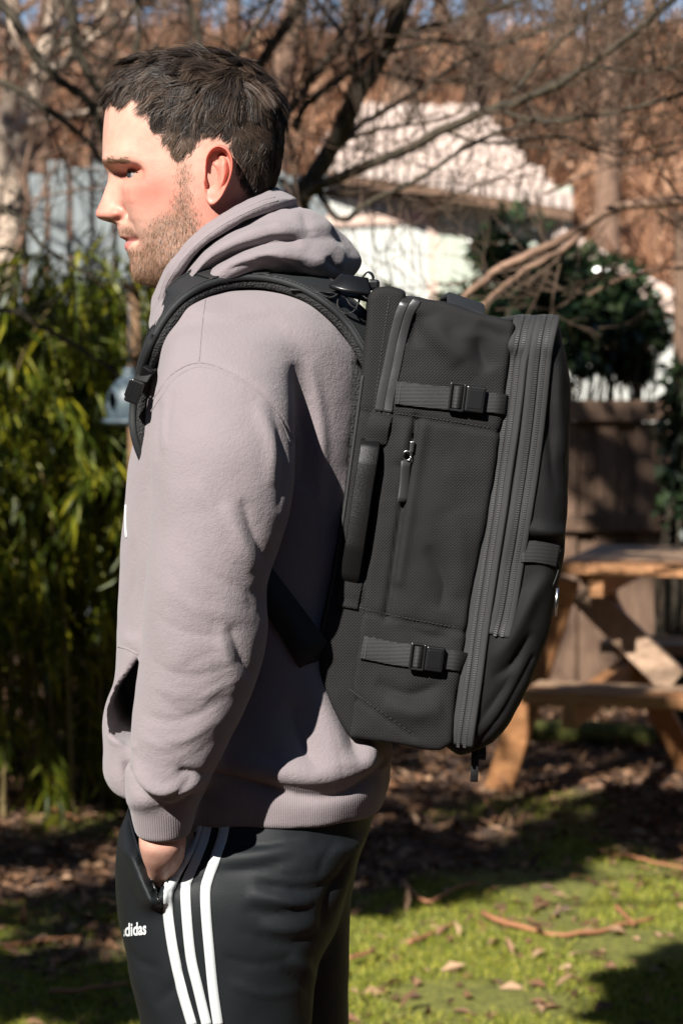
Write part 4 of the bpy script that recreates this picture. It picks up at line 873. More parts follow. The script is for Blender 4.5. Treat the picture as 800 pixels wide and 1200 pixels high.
# ---- compression straps with buckles
def buckle(c, ex, ez, en, w, h, parent):
    """side release buckle: ladder half with a loop of webbing, and a solid half; c centre, ex along strap, ez across, en out"""
    o1, F1 = [], []
    prts = []
    for dx in (-.46, -.08): prts.append(box_VF(c+ex*w*dx+en*.0035, ex*w*.035, ez*h*.52, en*.003))
    for dz in (-.5, .5): prts.append(box_VF(c+ex*w*-.27+ez*h*dz+en*.0033, ex*w*.225, ez*h*.045, en*.0026))
    V, F = join_VF(prts); b1 = bevel(mk('buckle_ladder', V, F, M_plastic, parent, smooth=False), .0008)
    p = np.array([c+ex*w*(-.42+.30*i/8)+en*(.0015+.0042*math.sin(math.pi*i/8)) for i in range(9)]); V, F = sweep(p, rprof(h*.86, .0016), np.tile(en, (9, 1))); mk('webbing_loop', V, F, M_web, parent)
    V, F = box_VF(c+ex*w*.23+en*.0038, ex*w*.27, ez*h*.5, en*.0036); b2 = bevel(mk('buckle_clasp', V, F, M_plastic, parent, smooth=False), .0016, 3)
    V, F = box_VF(c+ex*w*.23+en*.0076, ex*w*.20, ez*h*.36, en*.0004); bevel(mk('buckle_face', V, F, M_plastic, b2, smooth=False), .0004)
def strap_set(pxl, pxr, cpx, w, h, wid):
    o, p, nn = band('side_strap', pxl, wid, .0018, M_web, .0030, n=30, smooth=8, flatn=.4)
    o2, _, _ = band('side_strap', pxr, wid*.86, .0018, M_web, .0034, n=16, smooth=6, flatn=.4)
    pts, nn = on_bag([(cpx[0]-12, cpx[1]-1.5), cpx, (cpx[0]+12, cpx[1]+1.5)], 0, 0); en = nrm(nn.mean(0)*.5+np.array([0, -.5, 0])); ex = nrm(pts[2]-pts[0]); ex = nrm(ex-en*(ex@en)); ez = np.cross(ex, en)
    if ez[2] < 0: ez = -ez
    buckle(pts.mean(0)+en*.004, ex, ez, en, w, h, o)
    V, F = box_VF(p[0]+nn[0]*.001+ex*.004, ex*.0006, ez*wid*.46, en*.0007); mk('bar_tack', V, F, M_stitch, o, smooth=False)
strap_set([(463, 460), (480, 462), (505, 465), (538, 468)], [(560, 470), (575, 472), (590, 474)], (546, 467), .036, .026, .0232)
strap_set([(424, 758), (440, 761), (465, 766), (494, 769)], [(512, 771), (528, 773), (545, 776)], (499, 770), .034, .025, .0235)
# ---- side carry handle standing off the bag
hp, hn, _ = None, None, None
o, hp, hn = band('side_handle', [(434, 516), (431, 535), (426, 565), (420, 605), (413, 650), (408, 684)], .0195, .0030, M_satin, .001, n=50, smooth=6, lump=([0, .08, .25, .75, .95, 1], [0, .008, .013, .013, .006, -.003]), flatn=.8)
band('handle_anchor', [(448, 484), (443, 500), (440, 521)], .0225, .0035, M_bag, .0020, n=14, smooth=2)
band('handle_anchor', [(412, 681), (409, 695), (406, 712)], .0225, .0030, M_bag, .0016, n=14, smooth=2)
band('piping', [(426, 440), (415, 520), (401, 620), (389, 690), (377, 745)], .0030, .003, M_tape, .0012, n=50)
# ---- stitching rows along the seams (dashes)
def stitches(rows):
    prts = []
    for px in rows:
        L = np.linalg.norm(np.diff(np.array(px, float), axis=0), axis=1).sum(); k = int(L/4.2); p, nn = on_bag(catmull(px, k), .0004, 2); t = nrm(np.gradient(p, axis=0))
        for i in range(len(p)): prts.append(box_VF(p[i], t[i]*.0011, np.cross(t[i], nn[i])*.00035, nn[i]*.0004))
    V, F = join_VF(prts); s = mk('stitching', V, F, M_stitch, bag, smooth=False); s['kind'] = 'stuff'
stitches([[(464, 484), (520, 492), (586, 503)], [(422, 712), (480, 725), (550, 738)], [(456, 349), (447, 410), (438, 480)], [(428, 479), (455, 485)], [(410, 808), (434, 825), (484, 860)], [(479, 448), (478, 472)], [(438, 746), (437, 775)], [(401, 686), (424, 690)]])
# ---- pocket zip pull
p, nn = on_bag([(473, 538), (471, 565), (468, 588)], .004, 0); V, F = sweep(catmull(p, 8), rprof(.0105, .0028, .001), np.tile(nn[1], (8, 1))); pull = mk('zip_pull', V, F, M_pull, bag)
th = np.linspace(0, 2*np.pi, 15); ex = np.array([1., 0, 0]); c = p[0]+np.array([.001, -.001, .005]); V, F = tube(np.array([c+.004*np.array([math.cos(a), 0, math.sin(a)*1.2]) for a in th]), .0008, 6); mk('pull_ring', V, F, M_steel, pull)
c = c+np.array([.005, .001, .009]); V, F = box_VF(c, [.0022, 0, 0], [0, .0022, 0], [.0006, 0, .0055]); bevel(mk('zip_slider', V, F, M_steel, pull, smooth=False), .001)
# ---- front pocket tab and cord pull
p, nn = on_bag([(610, 646), (625, 646), (640, 649), (652, 652)], .002, 1); V, F = sweep(catmull(p, 14), rprof(.022, .003, .001), np.repeat(nn[1:2], 14, 0)); tab = mk('front_tab', V, F, M_web, bag)
a = P(650, 648, 2.436); b = P(654, 666, 2.432); c = P(647, 688, 2.430); d = P(644.5, 721, 2.430)
V, F = tube(catmull([a, b, c], 14), .0011, 6); cord = mk('pull_cord', V, F, M_plastic, bag); V, F = tube(np.array([P(646, 648, 2.435), P(641, 660, 2.433), P(642, 674, 2.431), P(647, 688, 2.430)]), .001, 6); mk('pull_cord', V, F, M_plastic, bag)
V, F = tube(np.array([c+[.004, -.01, 0], d+[.004, -.01, 0]]), .0019, 10); mk('cord_tip', V, F, M_steel, cord)
V, F = box_VF(P(648, 643, 2.437), [.007, 0, -.001], [0, .004, 0], [.0, 0, .0024]); bevel(mk('zip_slider', V, F, M_steel, cord, smooth=False), .0012)
# ---- top grab handle: an arch across the top
pts = []
zt = P(545, 360, YB); 
for i in range(25):
    t = i/24; y = YB-.118+.236*t; s = math.sin(math.pi*t); pts.append(P(546, 370, YB-.118)+np.array([.002*s, .236*t, .003+.013*min(1, s*2.2)]))
tn = np.tile(nrm(np.array([.32, 0, .95])), (25, 1)); tn[:4, 1] = -.8; tn[-4:, 1] = .8
V, F = sweep(np.array(pts), rprof(.040, .006, .0024), tn); mk('grab_handle', V, F, M_pad, bag)
for y in (YB-.125, YB+.125):
    V, F = box_VF(P(545, 369, YB-.125)*[1, 0, 1]+[0, y, 0], [.023, 0, -.0075], [0, .012, 0], [.001, 0, .003]); bevel(mk('handle_anchor', V, F, M_bag, bag, smooth=False), .002)
# ---- shoulder straps: smooth outer layer over a mesh-covered pad; the outer edge follows the shoulder
SP = [(432, 446, 2.44), (416, 418, 2.436), (396, 390, None), (372, 368, None), (345, 351, None), (312, 342, None), (280, 341, None), (250, 347, None), (226, 360, None), (207, 381, None), (192, 410, None), (180, 442, None), (172, 476, None), (171, 508, None), (181, 542, 2.45), (198, 580, 2.48)]
wds = [.05, .054, .058, .060, .060, .058, .056, .054, .052, .052, .05, .046, .040, .032, .026, .024]
ep, en_ = [], []
for x, y, Y in SP:
    if Y is None:
        h = hit_px(BV_shirt, x, y, .004); h = h if h is not None else (P(x, y, 2.45), np.array([-.8, -.5, .2])); ep.append(h[0]); en_.append(h[1])
    else: ep.append(P(x, y, Y)); en_.append(None)
en_[0] = en_[1] = nrm(np.array([.45, -.55, .6])); en_[-1] = en_[-2] = nrm(np.array([-.6, -.7, 0])); en_ = np.array(en_)
tgt = np.array([nrm(np.array([(x > 250)*.5-(x < 205)*.95-.1, -.03-.37*sstep(225, 320, np.array(float(x))), .12+.78*sstep(195, 250, np.array(float(x)))])) for x, y, Y in SP]); en_ = nrm(en_*.04+tgt*.96)
for _ in range(2): en_[1:-1] = nrm(en_[:-2]+2*en_[1:-1]+en_[2:]); ep = np.array(ep); ep[1:-1] = (ep[:-2]+6*ep[1:-1]+ep[2:])/8
c = catmull(ep, 120); nn = nrm(catmull(en_, 120)); wd = np.interp(np.linspace(0, 1, 120), np.linspace(0, 1, len(SP)), wds)
t = nrm(np.gradient(c, axis=0)); nn = nrm(nn-(nn*t).sum(1)[:, None]*t); bb = np.cross(t, nn); bb = bb*np.sign(bb[:, 1])[:, None]
c = c + bb*(wd*.5)[:, None] + nn*.006
for s in (1, -1):
    c2 = c.copy(); n2 = nn.copy()
    if s < 0: c2[:, 1] = 2*YB-c2[:, 1]; n2[:, 1] *= -1
    pr = rprof(.066, .0060, .0026, 4); V, F = sweep(c2+n2*.0050, pr*[1/.066, 1], n2, wd); st = mk('shoulder_strap', V, F, M_pad, bag)
    pr = rprof(.062, .0095, .004, 4); V, F = sweep(c2-n2*.0022, pr*[1/.066, 1], n2, wd); mk('strap_padding', V, F, M_mesh, st)
    for e in (-.43, .43):
        b_ = np.cross(nrm(np.gradient(c2, axis=0)), n2); V, F = tube(c2+n2*.0082+b_*(wd*e)[:, None], .0011, 6); mk('edge_binding', V, F, M_web, st)
# webbing ladder sewn along the strap
for i in (44, 52):
    V, F = sweep(c[i-4:i+4]+nn[i-4:i+4]*.009, rprof(.050, .002), nn[i-4:i+4]); mk('strap_loop', V, F, M_web, bag)
# sternum strap stub and buckle on the near strap
a = P(176, 436, 2.44); b = P(164, 447, 2.425); V, F = sweep(catmull([a+[0, .02, 0], a, (a+b)/2+[0, -.003, .002], b], 14), rprof(.020, .0022), np.tile(nrm(np.array([-.5, -.6, .5])), (14, 1))); ss = mk('sternum_strap', V, F, M_web, bag)
e1 = nrm(b-a); e2 = nrm(np.array([.45, -.35, .75])); e2 = nrm(e2-e1*(e1@e2)); e3 = np.cross(e1, e2)
V, F = box_VF(a*.45+b*.55, e1*.0035, e2*.0140, e3*.0050); bevel(mk('strap_slider', V, F, M_plastic, ss, smooth=False), .0015)
V, F = box_VF(P(158, 459, 2.42), nrm(np.array([-.35, .1, -.9]))*.012, nrm(np.array([.9, 0, -.35]))*.0072, np.array([0, -1, 0])*.006); bevel(mk('sternum_buckle', V, F, M_plastic, ss, smooth=False), .002)
V, F = box_VF(P(153, 455, 2.418), nrm(np.array([-.35, .1, -.9]))*.009, nrm(np.array([.9, 0, -.35]))*.0035, np.array([0, -1, 0])*.0045); bevel(mk('buckle_prong', V, F, M_plastic, ss, smooth=False), .001)
# load lifter webbing between strap and bag: flat loops
def ribbon(name, pts, wid, m=M_web, n=30, nv=(0, -.35, .9), th=.0016):
    p = catmull([P(*q_) for q_ in pts], n); t_ = nrm(np.gradient(p, axis=0)); nv = np.asarray(nv, float); V, F = sweep(p, rprof(wid, th), nrm(np.tile(nv, (n, 1))+.0*t_)); return mk(name, V, F, m, bag)
def loopband(pts, wid, m=M_web, n=44, th=.0015):
    p = catmull([P(*q_) for q_ in pts], n); t_ = nrm(np.gradient(p, axis=0)); b_ = np.tile(np.array([.15, 1, .1]), (n, 1)); n_ = nrm(np.cross(b_, t_)); V, F = sweep(p, rprof(wid, th), n_); return mk('lifter_webbing', V, F, m, bag)
ribbon('lifter_strap', [(340, 336, 2.445), (372, 338, 2.445), (405, 343, 2.45), (440, 352, 2.45)], .019)
loopband([(416, 338, 2.452), (424, 326, 2.45), (431, 319, 2.45), (437, 325, 2.45), (433, 338, 2.45), (424, 350, 2.452)], .012)
loopband([(398, 344, 2.448), (396, 358, 2.44), (404, 367, 2.438), (415, 364, 2.44), (421, 350, 2.445), (418, 338, 2.45)], .006)
loopband([(366, 336, 2.446), (376, 344, 2.438), (388, 348, 2.44), (398, 341, 2.446), (388, 334, 2.45)], .010)
loopband([(424, 338, 2.44), (426, 346, 2.436), (432, 350, 2.436), (440, 347, 2.44)], .008)
loopband([(404, 345, 2.442), (410, 356, 2.438), (418, 362, 2.44)], .005)
V, F = sweep(catmull([P(393, 329, 2.442), P(404, 332, 2.436), (P(418, 334, 2.436)), P(432, 336, 2.44)], 12), rprof(.022, .0045, .0018), np.tile(nrm(np.array([.1, -.75, .65])), (12, 1))); mk('lifter_buckle', V, F, M_plastic, bag)
V, F = box_VF(P(437, 334, 2.455), [.0065, 0, 0], [0, .012, 0], [0, 0, .0055]); bevel(mk('lifter_anchor', V, F, M_plastic, bag, smooth=False), .003)
# hip side wing and lower strap running to the front under the arm
for s in (1, -1):
    wp = [P(292, 655, 2.41)]+[hit_px(BV_shirt, x, y, .003)[0] for x, y in ((320, 697), (346, 736), (366, 768))]+[P(392, 800, 2.475)]
    p = catmull(wp, 24); nv = np.tile(np.array([.25, -1, 0.]), (24, 1))
    if s < 0: p[:, 1] = 2*YB-p[:, 1]; nv[:, 1] = 1
    V, F = sweep(p, rprof(1, .003, .001)*[.034, 1], nv, np.linspace(.8, 1.25, 24)); mk('lower_strap', V, F, M_pad, bag)
V, F = sweep(np.array([P(557, 876, 2.46), P(556, 895, 2.46), P(555, 916, 2.462)]), rprof(.008, .002), np.tile([0., -1, 0], (3, 1))); mk('strap_tail', V, F, M_web, bag)
V, F = sweep(np.array([P(564, 872, 2.5), P(565, 884, 2.5), P(564, 890, 2.5)]), rprof(.008, .002), np.tile([0., -1, 0], (3, 1))); mk('strap_tail', V, F, M_web, bag)
# ================================================================== SETTING AND BACKGROUND
def lerp(a, b, t): return np.asarray(a, float)+(np.asarray(b, float)-np.asarray(a, float))*t
def hill(x, y):
    s = sstep(12.5, 34, y); return 5.25*s**1.15 + .9*sstep(34, 90, y) + .05*np.sin(x*.9+y*.5)*sstep(11, 14, y)
def fnoise(x, y, k, seed=0, oc=3): return np.array([noise.fractal(Vector((a*k+seed*9.7, b*k-seed*4.1, seed*1.3)), 1.0, 2.0, oc) for a, b in zip(np.ravel(x), np.ravel(y))]).reshape(np.shape(x))
# ---- ground: one sheet, fine near the lawn, out to the horizon
xs = np.r_[np.linspace(-400, -30, 12), np.linspace(-26, -4, 20), np.arange(-3.6, 3.61, .09), np.linspace(4, 26, 20), np.linspace(30, 400, 12)]
ys_ = np.r_[-60, -30, -12, -4, 0, 2, 3.5, np.arange(4.2, 12.5, .09), np.linspace(13, 40, 40), np.linspace(44, 100, 20), 150, 250, 500]
GX, GY = np.meshgrid(xs, ys_, indexing='ij'); inn = (abs(GX) < 3.7) & (GY > 4) & (GY < 13)
gm = np.zeros(GX.shape); gm[inn] = fnoise(GX[inn], GY[inn]*.7, .9, 1) ; GZ = hill(GX, GY); gz2 = np.zeros(GX.shape); gz2[inn] = .012*fnoise(GX[inn], GY[inn], 3.0, 2)
GZ = GZ+gz2
grassm = sstep(-.06, .30, gm + .55*sstep(7.4, 5.6, GY) - .55*sstep(7.6, 8.6, GY) - .5*sstep(-.6, -1.1, GX)*sstep(6.2, 7.2, GY) - .15*sstep(-.35, -.7, GX) + .16); grassm[~inn] = 0
nx_, ny_ = GX.shape; ii, jj = np.meshgrid(np.arange(nx_-1), np.arange(ny_-1), indexing='ij')
GF = np.stack([ii*ny_+jj, (ii+1)*ny_+jj, (ii+1)*ny_+jj+1, ii*ny_+jj+1], -1).reshape(-1, 4)
M_ground = mat('lawn_soil', (.1, .08, .05), .95); q = NT(M_ground); n1 = q.noise(60, 6, .7); n2 = q.noise(9, 5, .6); n3 = q.noise(1.2, 4)
dirt = q.ramp(n1.outputs[0], [(.25, (.020, .012, .008)), (.5, (.075, .040, .024)), (.72, (.17, .092, .055)), (.85, (.30, .20, .13))])
gr = q.ramp(n1.outputs[0], [(.3, (.04, .042, .010)), (.5, (.15, .155, .022)), (.72, (.33, .31, .055))])
hillc = q.ramp(n2.outputs[0], [(.3, (.12, .055, .03)), (.55, (.28, .14, .075)), (.8, (.42, .24, .145))])
c = q.mix(q.attr('grass'), dirt, gr); c = q.mix(q.attr('hill'), c, hillc); q.color(c); q.bump(q.math('ADD', n1.outputs[0], n2.outputs[0]), .8, .02)
ground = mk('ground', np.stack([GX, GY, GZ], -1).reshape(-1, 3), GF, M_ground); ground['kind'] = 'structure'
attr(ground, 'grass', grassm.ravel()); attr(ground, 'hill', sstep(11.5, 13.5, GY).ravel())
def ground_z(x, y):
    i = np.clip(np.searchsorted(xs, x), 1, nx_-1); j = np.clip(np.searchsorted(ys_, y), 1, ny_-1); return GZ[i, j]
def grass_at(x, y):
    i = np.clip(np.searchsorted(xs, x), 1, nx_-1); j = np.clip(np.searchsorted(ys_, y), 1, ny_-1); return grassm[i, j]
# ---- leaves
def leaf_mesh(c, d, up, L, W, fold=.25):
    """diamond leaves: base point c, direction d, up vector, length L, width W -> verts, tris"""
    d = nrm(d); s = nrm(np.cross(d, up)); u = np.cross(s, d); L = np.asarray(L)[:, None]; W = np.asarray(W)[:, None]
    m = c+d*L*.45; V = np.stack([c, m-s*W/2+u*W*fold, c+d*L-u*L*.12, m+s*W/2+u*W*fold], 1).reshape(-1, 3); b = (np.arange(len(c))*4)[:, None]
    return V, np.concatenate([b+np.array([[0, 1, 2]]), b+np.array([[0, 2, 3]])])
def leaf_mat(name, c1, c2, c3, rough=.5, trans=.25, nsc=30):
    m = mat(name, c1, rough); q = NT(m); g = q.n('NewGeometry'); q2 = q.ramp(g.outputs['Random Per Island'], [(0, c1), (.6, c2), (1, c3)]); q.color(q2)
    tr = q.n('BsdfTranslucent'); q.l(q2, tr.inputs[0]); mx = q.n('MixShader'); mx.inputs[0].default_value = trans; out = [x for x in q.nt.nodes if x.type == 'OUTPUT_MATERIAL'][0]
    q.l(q.b.outputs[0], mx.inputs[1]); q.l(tr.outputs[0], mx.inputs[2]); q.l(mx.outputs[0], out.inputs[0]); return m
M_bamboo = leaf_mat('bamboo_leaf', (.03, .055, .005), (.12, .15, .010), (.42, .38, .025), .45, .4)
M_culm = mat('bamboo_culm', (.16, .12, .05), .5)
M_grass = leaf_mat('grass_blade', (.09, .12, .010), (.26, .285, .024), (.50, .45, .085), .6, .3)
M_litter = leaf_mat('dead_leaf', (.07, .035, .018), (.20, .10, .05), (.38, .24, .14), .7, .1)
M_ever = leaf_mat('glossy_evergreen', (.010, .022, .010), (.024, .044, .018), (.08, .11, .05), .16, .08)
M_shade = leaf_mat('dark_evergreen', (.015, .03, .01), (.03, .05, .015), (.05, .08, .02), .5, .15)
M_ivy = leaf_mat('ivy_leaf', (.006, .014, .005), (.014, .028, .008), (.03, .05, .015), .5, .1)
def bark_mat(name, c1, c2, sc=40, rough=.9):
    m = mat(name, c1, rough); q = NT(m); n1 = q.noise(sc, 5, .65); n2 = q.noise(sc*.15, 3); c = q.ramp(n1.outputs[0], [(.3, c1), (.7, c2)]); q.color(c); q.bump(n1.outputs[0], .8, .01); return m
M_bark = bark_mat('dark_mossy_bark', (.018, .014, .010), (.07, .055, .032))
M_bark2 = bark_mat('brown_bark', (.10, .058, .037), (.27, .165, .11), 14)
M_pale = bark_mat('pale_bark', (.24, .17, .12), (.52, .42, .33), 10)
M_twig2 = mat('tan_twig', (.10, .065, .042), .85)
M_twig = mat('brown_twig', (.17, .095, .06), .85)
# ---- wood
class Tubes:
    def __init__(s): s.V = []; s.F = []; s.n = 0
    def add(s, p, r, k=5):
        p = np.asarray(p, float); t = nrm(np.gradient(p, axis=0)); a = nrm(np.cross(t, np.array([.31, .21, .93]))); b = np.cross(t, a); th = np.linspace(0, 2*np.pi, k, endpoint=False); r = np.asarray(r, float)*np.ones(len(p))
        s.V.append((p[:, None]+r[:, None, None]*(np.cos(th)[None, :, None]*a[:, None]+np.sin(th)[None, :, None]*b[:, None])).reshape(-1, 3))
        i, j = np.meshgrid(np.arange(len(p)-1), np.arange(k), indexing='ij'); j2 = (j+1) % k
        s.F.append(s.n+np.stack([i*k+j, i*k+j2, (i+1)*k+j2, (i+1)*k+j], -1).reshape(-1, 4)); s.n += len(p)*k
    def build(s, name, m, parent): 
        o = mk(name, np.concatenate(s.V), np.concatenate(s.F), m, parent); return o
def grow(T, p0, d, L, r, depth, rng, spread=.75, kids=5, up=.12, k=4, rmin=.0012):
    n = 6; pts = [np.asarray(p0, float)]; d = nrm(d)
    for i in range(n):
        d = nrm(d + rng.normal(0, .16, 3) + np.array([0, 0, up*.3])); pts.append(pts[-1]+d*L/n)
    pts = np.array(pts); rad = np.maximum(np.linspace(r, r*.35, n+1), rmin); T.add(pts, rad, max(3, k))
    if depth > 0:
        for i in range(kids):
            t = rng.uniform(.2, 1.0); q = pts[min(int(t*n), n-1)]; dd = nrm(d + rng.normal(0, spread, 3)+np.array([0, 0, up])); grow(T, q, dd, L*rng.uniform(.42, .68), r*.48, depth-1, rng, spread, max(3, kids-1), up, k-1, rmin)
rng = np.random.default_rng(11)
def limb(T, tw, pts, r0, r1, rng, twigs=8, tl=.45, k=7, depth=2):
    c = catmull([P(*q_) for q_ in pts], 10*len(pts)); c = c + np.cumsum(rng.normal(0, .0016, c.shape), 0); T.add(c, np.linspace(r0, r1, len(c)), k)
    for i in range(twigs):
        j = rng.integers(3, len(c)-1); d = nrm(c[min(j+1, len(c)-1)]-c[j-1]); grow(tw, c[j], nrm(d*.7+rng.normal(0, .55, 3)+[0, -.0, .25]), tl*rng.uniform(.5, 1.2), r1*rng.uniform(.35, .6), depth, rng, .6, 4, .15, 4)
def tree_thing(name, label, at, mats, limbs, twigs=8, tl=.45, trunk=None, depth=2):
    t = thing(name, label, 'tree', at); T, tw = Tubes(), Tubes()
    if trunk is not None: T.add(catmull(trunk[0], 30), np.interp(np.linspace(0, 1, 30), np.linspace(0, 1, len(trunk[1])), trunk[1]), 12)
    if trunk is not None and len(trunk[1]) > 5:
        for i in range(12):
            z = rng.uniform(2.3, 4.6); a_ = rng.uniform(0, 6.28); grow(tw, [trunk[0][3][0], trunk[0][3][1], z], [math.cos(a_), math.sin(a_), .7], rng.uniform(.5, 1.1), .014, 2, rng, .6, 4, .2, 4)
    for pts, r0, r1 in limbs: limb(T, tw, pts, r0, r1, rng, twigs, tl, depth=depth)
    T.build('trunk', mats[0], t); c = tw.build('crown', mats[1], t); c['kind'] = 'stuff'; return t
# main dark tree behind the man's head
yb = 6.4
g0 = P(338, 1030, yb); g0[2] = 0
tree_thing('bare_tree', 'dark bare tree with a thick leaning limb rising behind the hood', tuple(g0), (M_bark, M_twig2), [
 ([(346, 260, yb), (352, 235, yb), (385, 180, yb), (415, 120, yb-.05), (450, 55, yb-.1), (488, -30, yb-.15)], .030, .016),
 ([(352, 240, yb), (376, 220, yb-.1), (464, 181, yb-.3), (541, 137, yb-.5), (624, 108, yb-.7), (668, 80, yb-.8), (745, 22, yb-.9), (800, -25, yb-1)], .016, .006),
 ([(366, 215, yb), (393, 258, yb-.2), (440, 235, yb-.2), (497, 209, yb-.3), (574, 165, yb-.4), (640, 140, yb-.4)], .009, .004),
 ([(345, 150, yb+.2), (362, 122, yb+.2), (395, 98, yb+.1), (455, 50, yb), (530, 25, yb), (620, -5, yb)], .012, .006),
 ([(300, 160, yb+.3), (330, 150, yb+.3), (372, 92, yb+.3), (400, 50, yb+.3), (420, -10, yb+.3)], .011, .007),
 ([(569, 128, yb-.5), (635, 140, yb-.5), (712, 132, yb-.6), (800, 108, yb-.7), (850, 90, yb-.7)], .007, .004),
 ([(640, 100, yb-.6), (690, 85, yb-.7), (740, 92, yb-.7), (810, 84, yb-.7)], .006, .003),
 ([(380, 190, yb), (420, 150, yb+.2), (470, 125, yb+.3), (560, 70, yb+.5), (660, 30, yb+.6), (760, -5, yb+.7)], .010, .005),
 ([(450, 60, yb), (520, 50, yb+.1), (600, 52, yb+.1), (700, 20, yb)], .006, .003),
 ([(520, 155, yb-.3), (580, 175, yb-.3), (650, 165, yb-.4), (730, 185, yb-.5), (820, 165, yb-.5)], .005, .0025),
 ([(600, 110, yb-.6), (650, 60, yb-.5), (690, 20, yb-.5), (720, -30, yb-.5)], .006, .003),
 ([(440, 80, yb), (500, 95, yb+.2), (570, 88, yb+.3), (650, 100, yb+.4), (760, 60, yb+.5), (830, 50, yb+.5)], .006, .003)], 13, .5,
 ([g0, P(340, 700, yb), P(338, 450, yb), P(344, 300, yb), P(350, 240, yb)], [.06, .05, .042, .036, .030]))
# tree standing beyond the right edge: its branch reaches in
g1 = np.array([1.75, 6.3, 0])
tree_thing('bare_tree', 'bare tree past the right edge whose long tan branch reaches in over the shrub', tuple(g1), (M_bark2, M_twig2), [
 ([(1160, 205, 6.3), (1000, 222, 6.2), (860, 222, 6.1), (800, 231, 6), (723, 242, 6), (668, 270, 5.95), (613, 297, 5.9), (560, 325, 5.9), (510, 372, 5.9)], .018, .008),
 ([(690, 262, 5.98), (640, 300, 5.9), (590, 330, 5.9), (545, 372, 5.9)], .008, .005),
 ([(1160, 260, 6.3), (900, 300, 6.3), (800, 310, 6.3), (735, 322, 6.3), (690, 345, 6.3)], .007, .003),
 ([(1160, 60, 6.3), (900, 120, 6.4), (800, 175, 6.4), (700, 205, 6.4), (640, 235, 6.4)], .008, .004),
 ([(1160, 120, 6.3), (950, 40, 6.4), (800, 20, 6.4), (700, 60, 6.5), (620, 70, 6.5)], .008, .004)], 5, .45,
 ([g1, [1.77, 6.3, .8], [1.74, 6.3, 1.6], [1.76, 6.3, 2.4], [1.80, 6.35, 3.4], [1.74, 6.3, 4.8]], [.09, .08, .07, .05, .03, .006]))
# tree past the left edge
g2 = np.array([-1.35, 6.2, 0])
tree_thing('bare_tree', 'bare tree past the left edge whose thin dark branches cross the pale trunks', tuple(g2), (M_bark, M_bark), [
 ([(-200, -40, 6.2), (-40, -20, 6.2), (5, 14, 6.2), (28, 51, 6.2), (56, 84, 6.2), (98, 114, 6.2), (118, 150, 6.2), (135, 200, 6.2)], .016, .008),
 ([(-200, 60, 6.2), (-40, 72, 6.2), (0, 89, 6.2), (56, 121, 6.2), (98, 154, 6.2), (125, 190, 6.2)], .012, .006),
 ([(60, -60, 6.5), (82, 0, 6.5), (93, 65, 6.5), (121, 112, 6.5), (150, 150, 6.5)], .018, .010),
 ([(150, -60, 6.6), (160, 0, 6.6), (161, 70, 6.6)], .008, .006), ([(200, -40, 6.8), (215, 0, 6.8), (237, 60, 6.8), (260, 120, 6.8)], .010, .007), ([(350, -60, 6.9), (320, 0, 6.9), (275, 70, 6.9), (240, 130, 6.9)], .009, .006), ([(380, -60, 6.7), (350, 0, 6.7), (290, 90, 6.7), (270, 150, 6.7)], .016, .012),
 ([(-200, 330, 5.9), (0, 364, 5.9), (47, 383, 5.9), (112, 425, 5.9), (142, 444, 5.9)], .009, .005),
 ([(-200, 180, 6), (0, 243, 6), (47, 280, 6), (84, 303, 6), (130, 330, 6)], .007, .004)], 7, .4,
 ([g2, [-1.33, 6.2, .8], [-1.38, 6.2, 1.6], [-1.34, 6.2, 2.6], [-1.40, 6.25, 3.6], [-1.36, 6.2, 4.8]], [.085, .075, .06, .045, .03, .006]))
# pale-barked tree, far left
yp = 10.5; g3 = P(8, 700, yp); g3[2] = 0
tree_thing('pale_tree', 'sunlit pale-barked tree with two leaning stems at the left edge', tuple(g3), (M_pale, M_bark2), [
 ([(-6, 700, yp), (0, 420, yp), (14, 230, yp), (34, 130, yp), (58, 30, yp), (70, -60, yp)], .062, .04),
 ([(-20, 420, yp+.2), (-2, 250, yp+.2), (6, 150, yp+.2), (14, 60, yp+.2), (10, -60, yp+.2)], .05, .036),
 ([(52, 90, yp-.1), (72, 78, yp-.2), (100, 52, yp-.3), (138, 28, yp-.4), (180, -10, yp-.5)], .030, .018),
 ([(60, 60, yp-.1), (96, 42, yp-.3), (118, 14, yp-.4), (130, -30, yp-.4)], .022, .016),
 ([(18, 150, yp), (60, 138, yp-.2), (100, 128, yp-.2), (140, 122, yp-.2)], .016, .008)], 9, .9)
# ---- woodland on the hillside: twelve trees of three shapes, copied with their parts
def far_tree(seed):
    r = np.random.default_rng(seed); T, tw = Tubes(), Tubes(); h = 7.5; x = np.cumsum(r.normal(0, .10, 9)); y = np.cumsum(r.normal(0, .10, 9)); z = np.linspace(-.3, h, 9); tr = np.c_[x, y, z]; T.add(tr, np.linspace(.15, .04, 9), 8)
    for i in range(17):
        j = r.integers(2, 8); a = r.uniform(0, 6.28); grow(tw, tr[j], [math.cos(a), math.sin(a), r.uniform(.1, .8)], r.uniform(1.2, 2.6), .032, 3, r, .6, 4, .2, 4, .004)
    return T, tw
VAR = [(mesh_data('trunk', np.concatenate(T.V), np.concatenate(T.F)), mesh_data('crown', np.concatenate(c.V), np.concatenate(c.F))) for T, c in (far_tree(s) for s in (1, 2, 3))]
for a, b in VAR: a.materials.append(M_bark2); b.materials.append(M_twig)
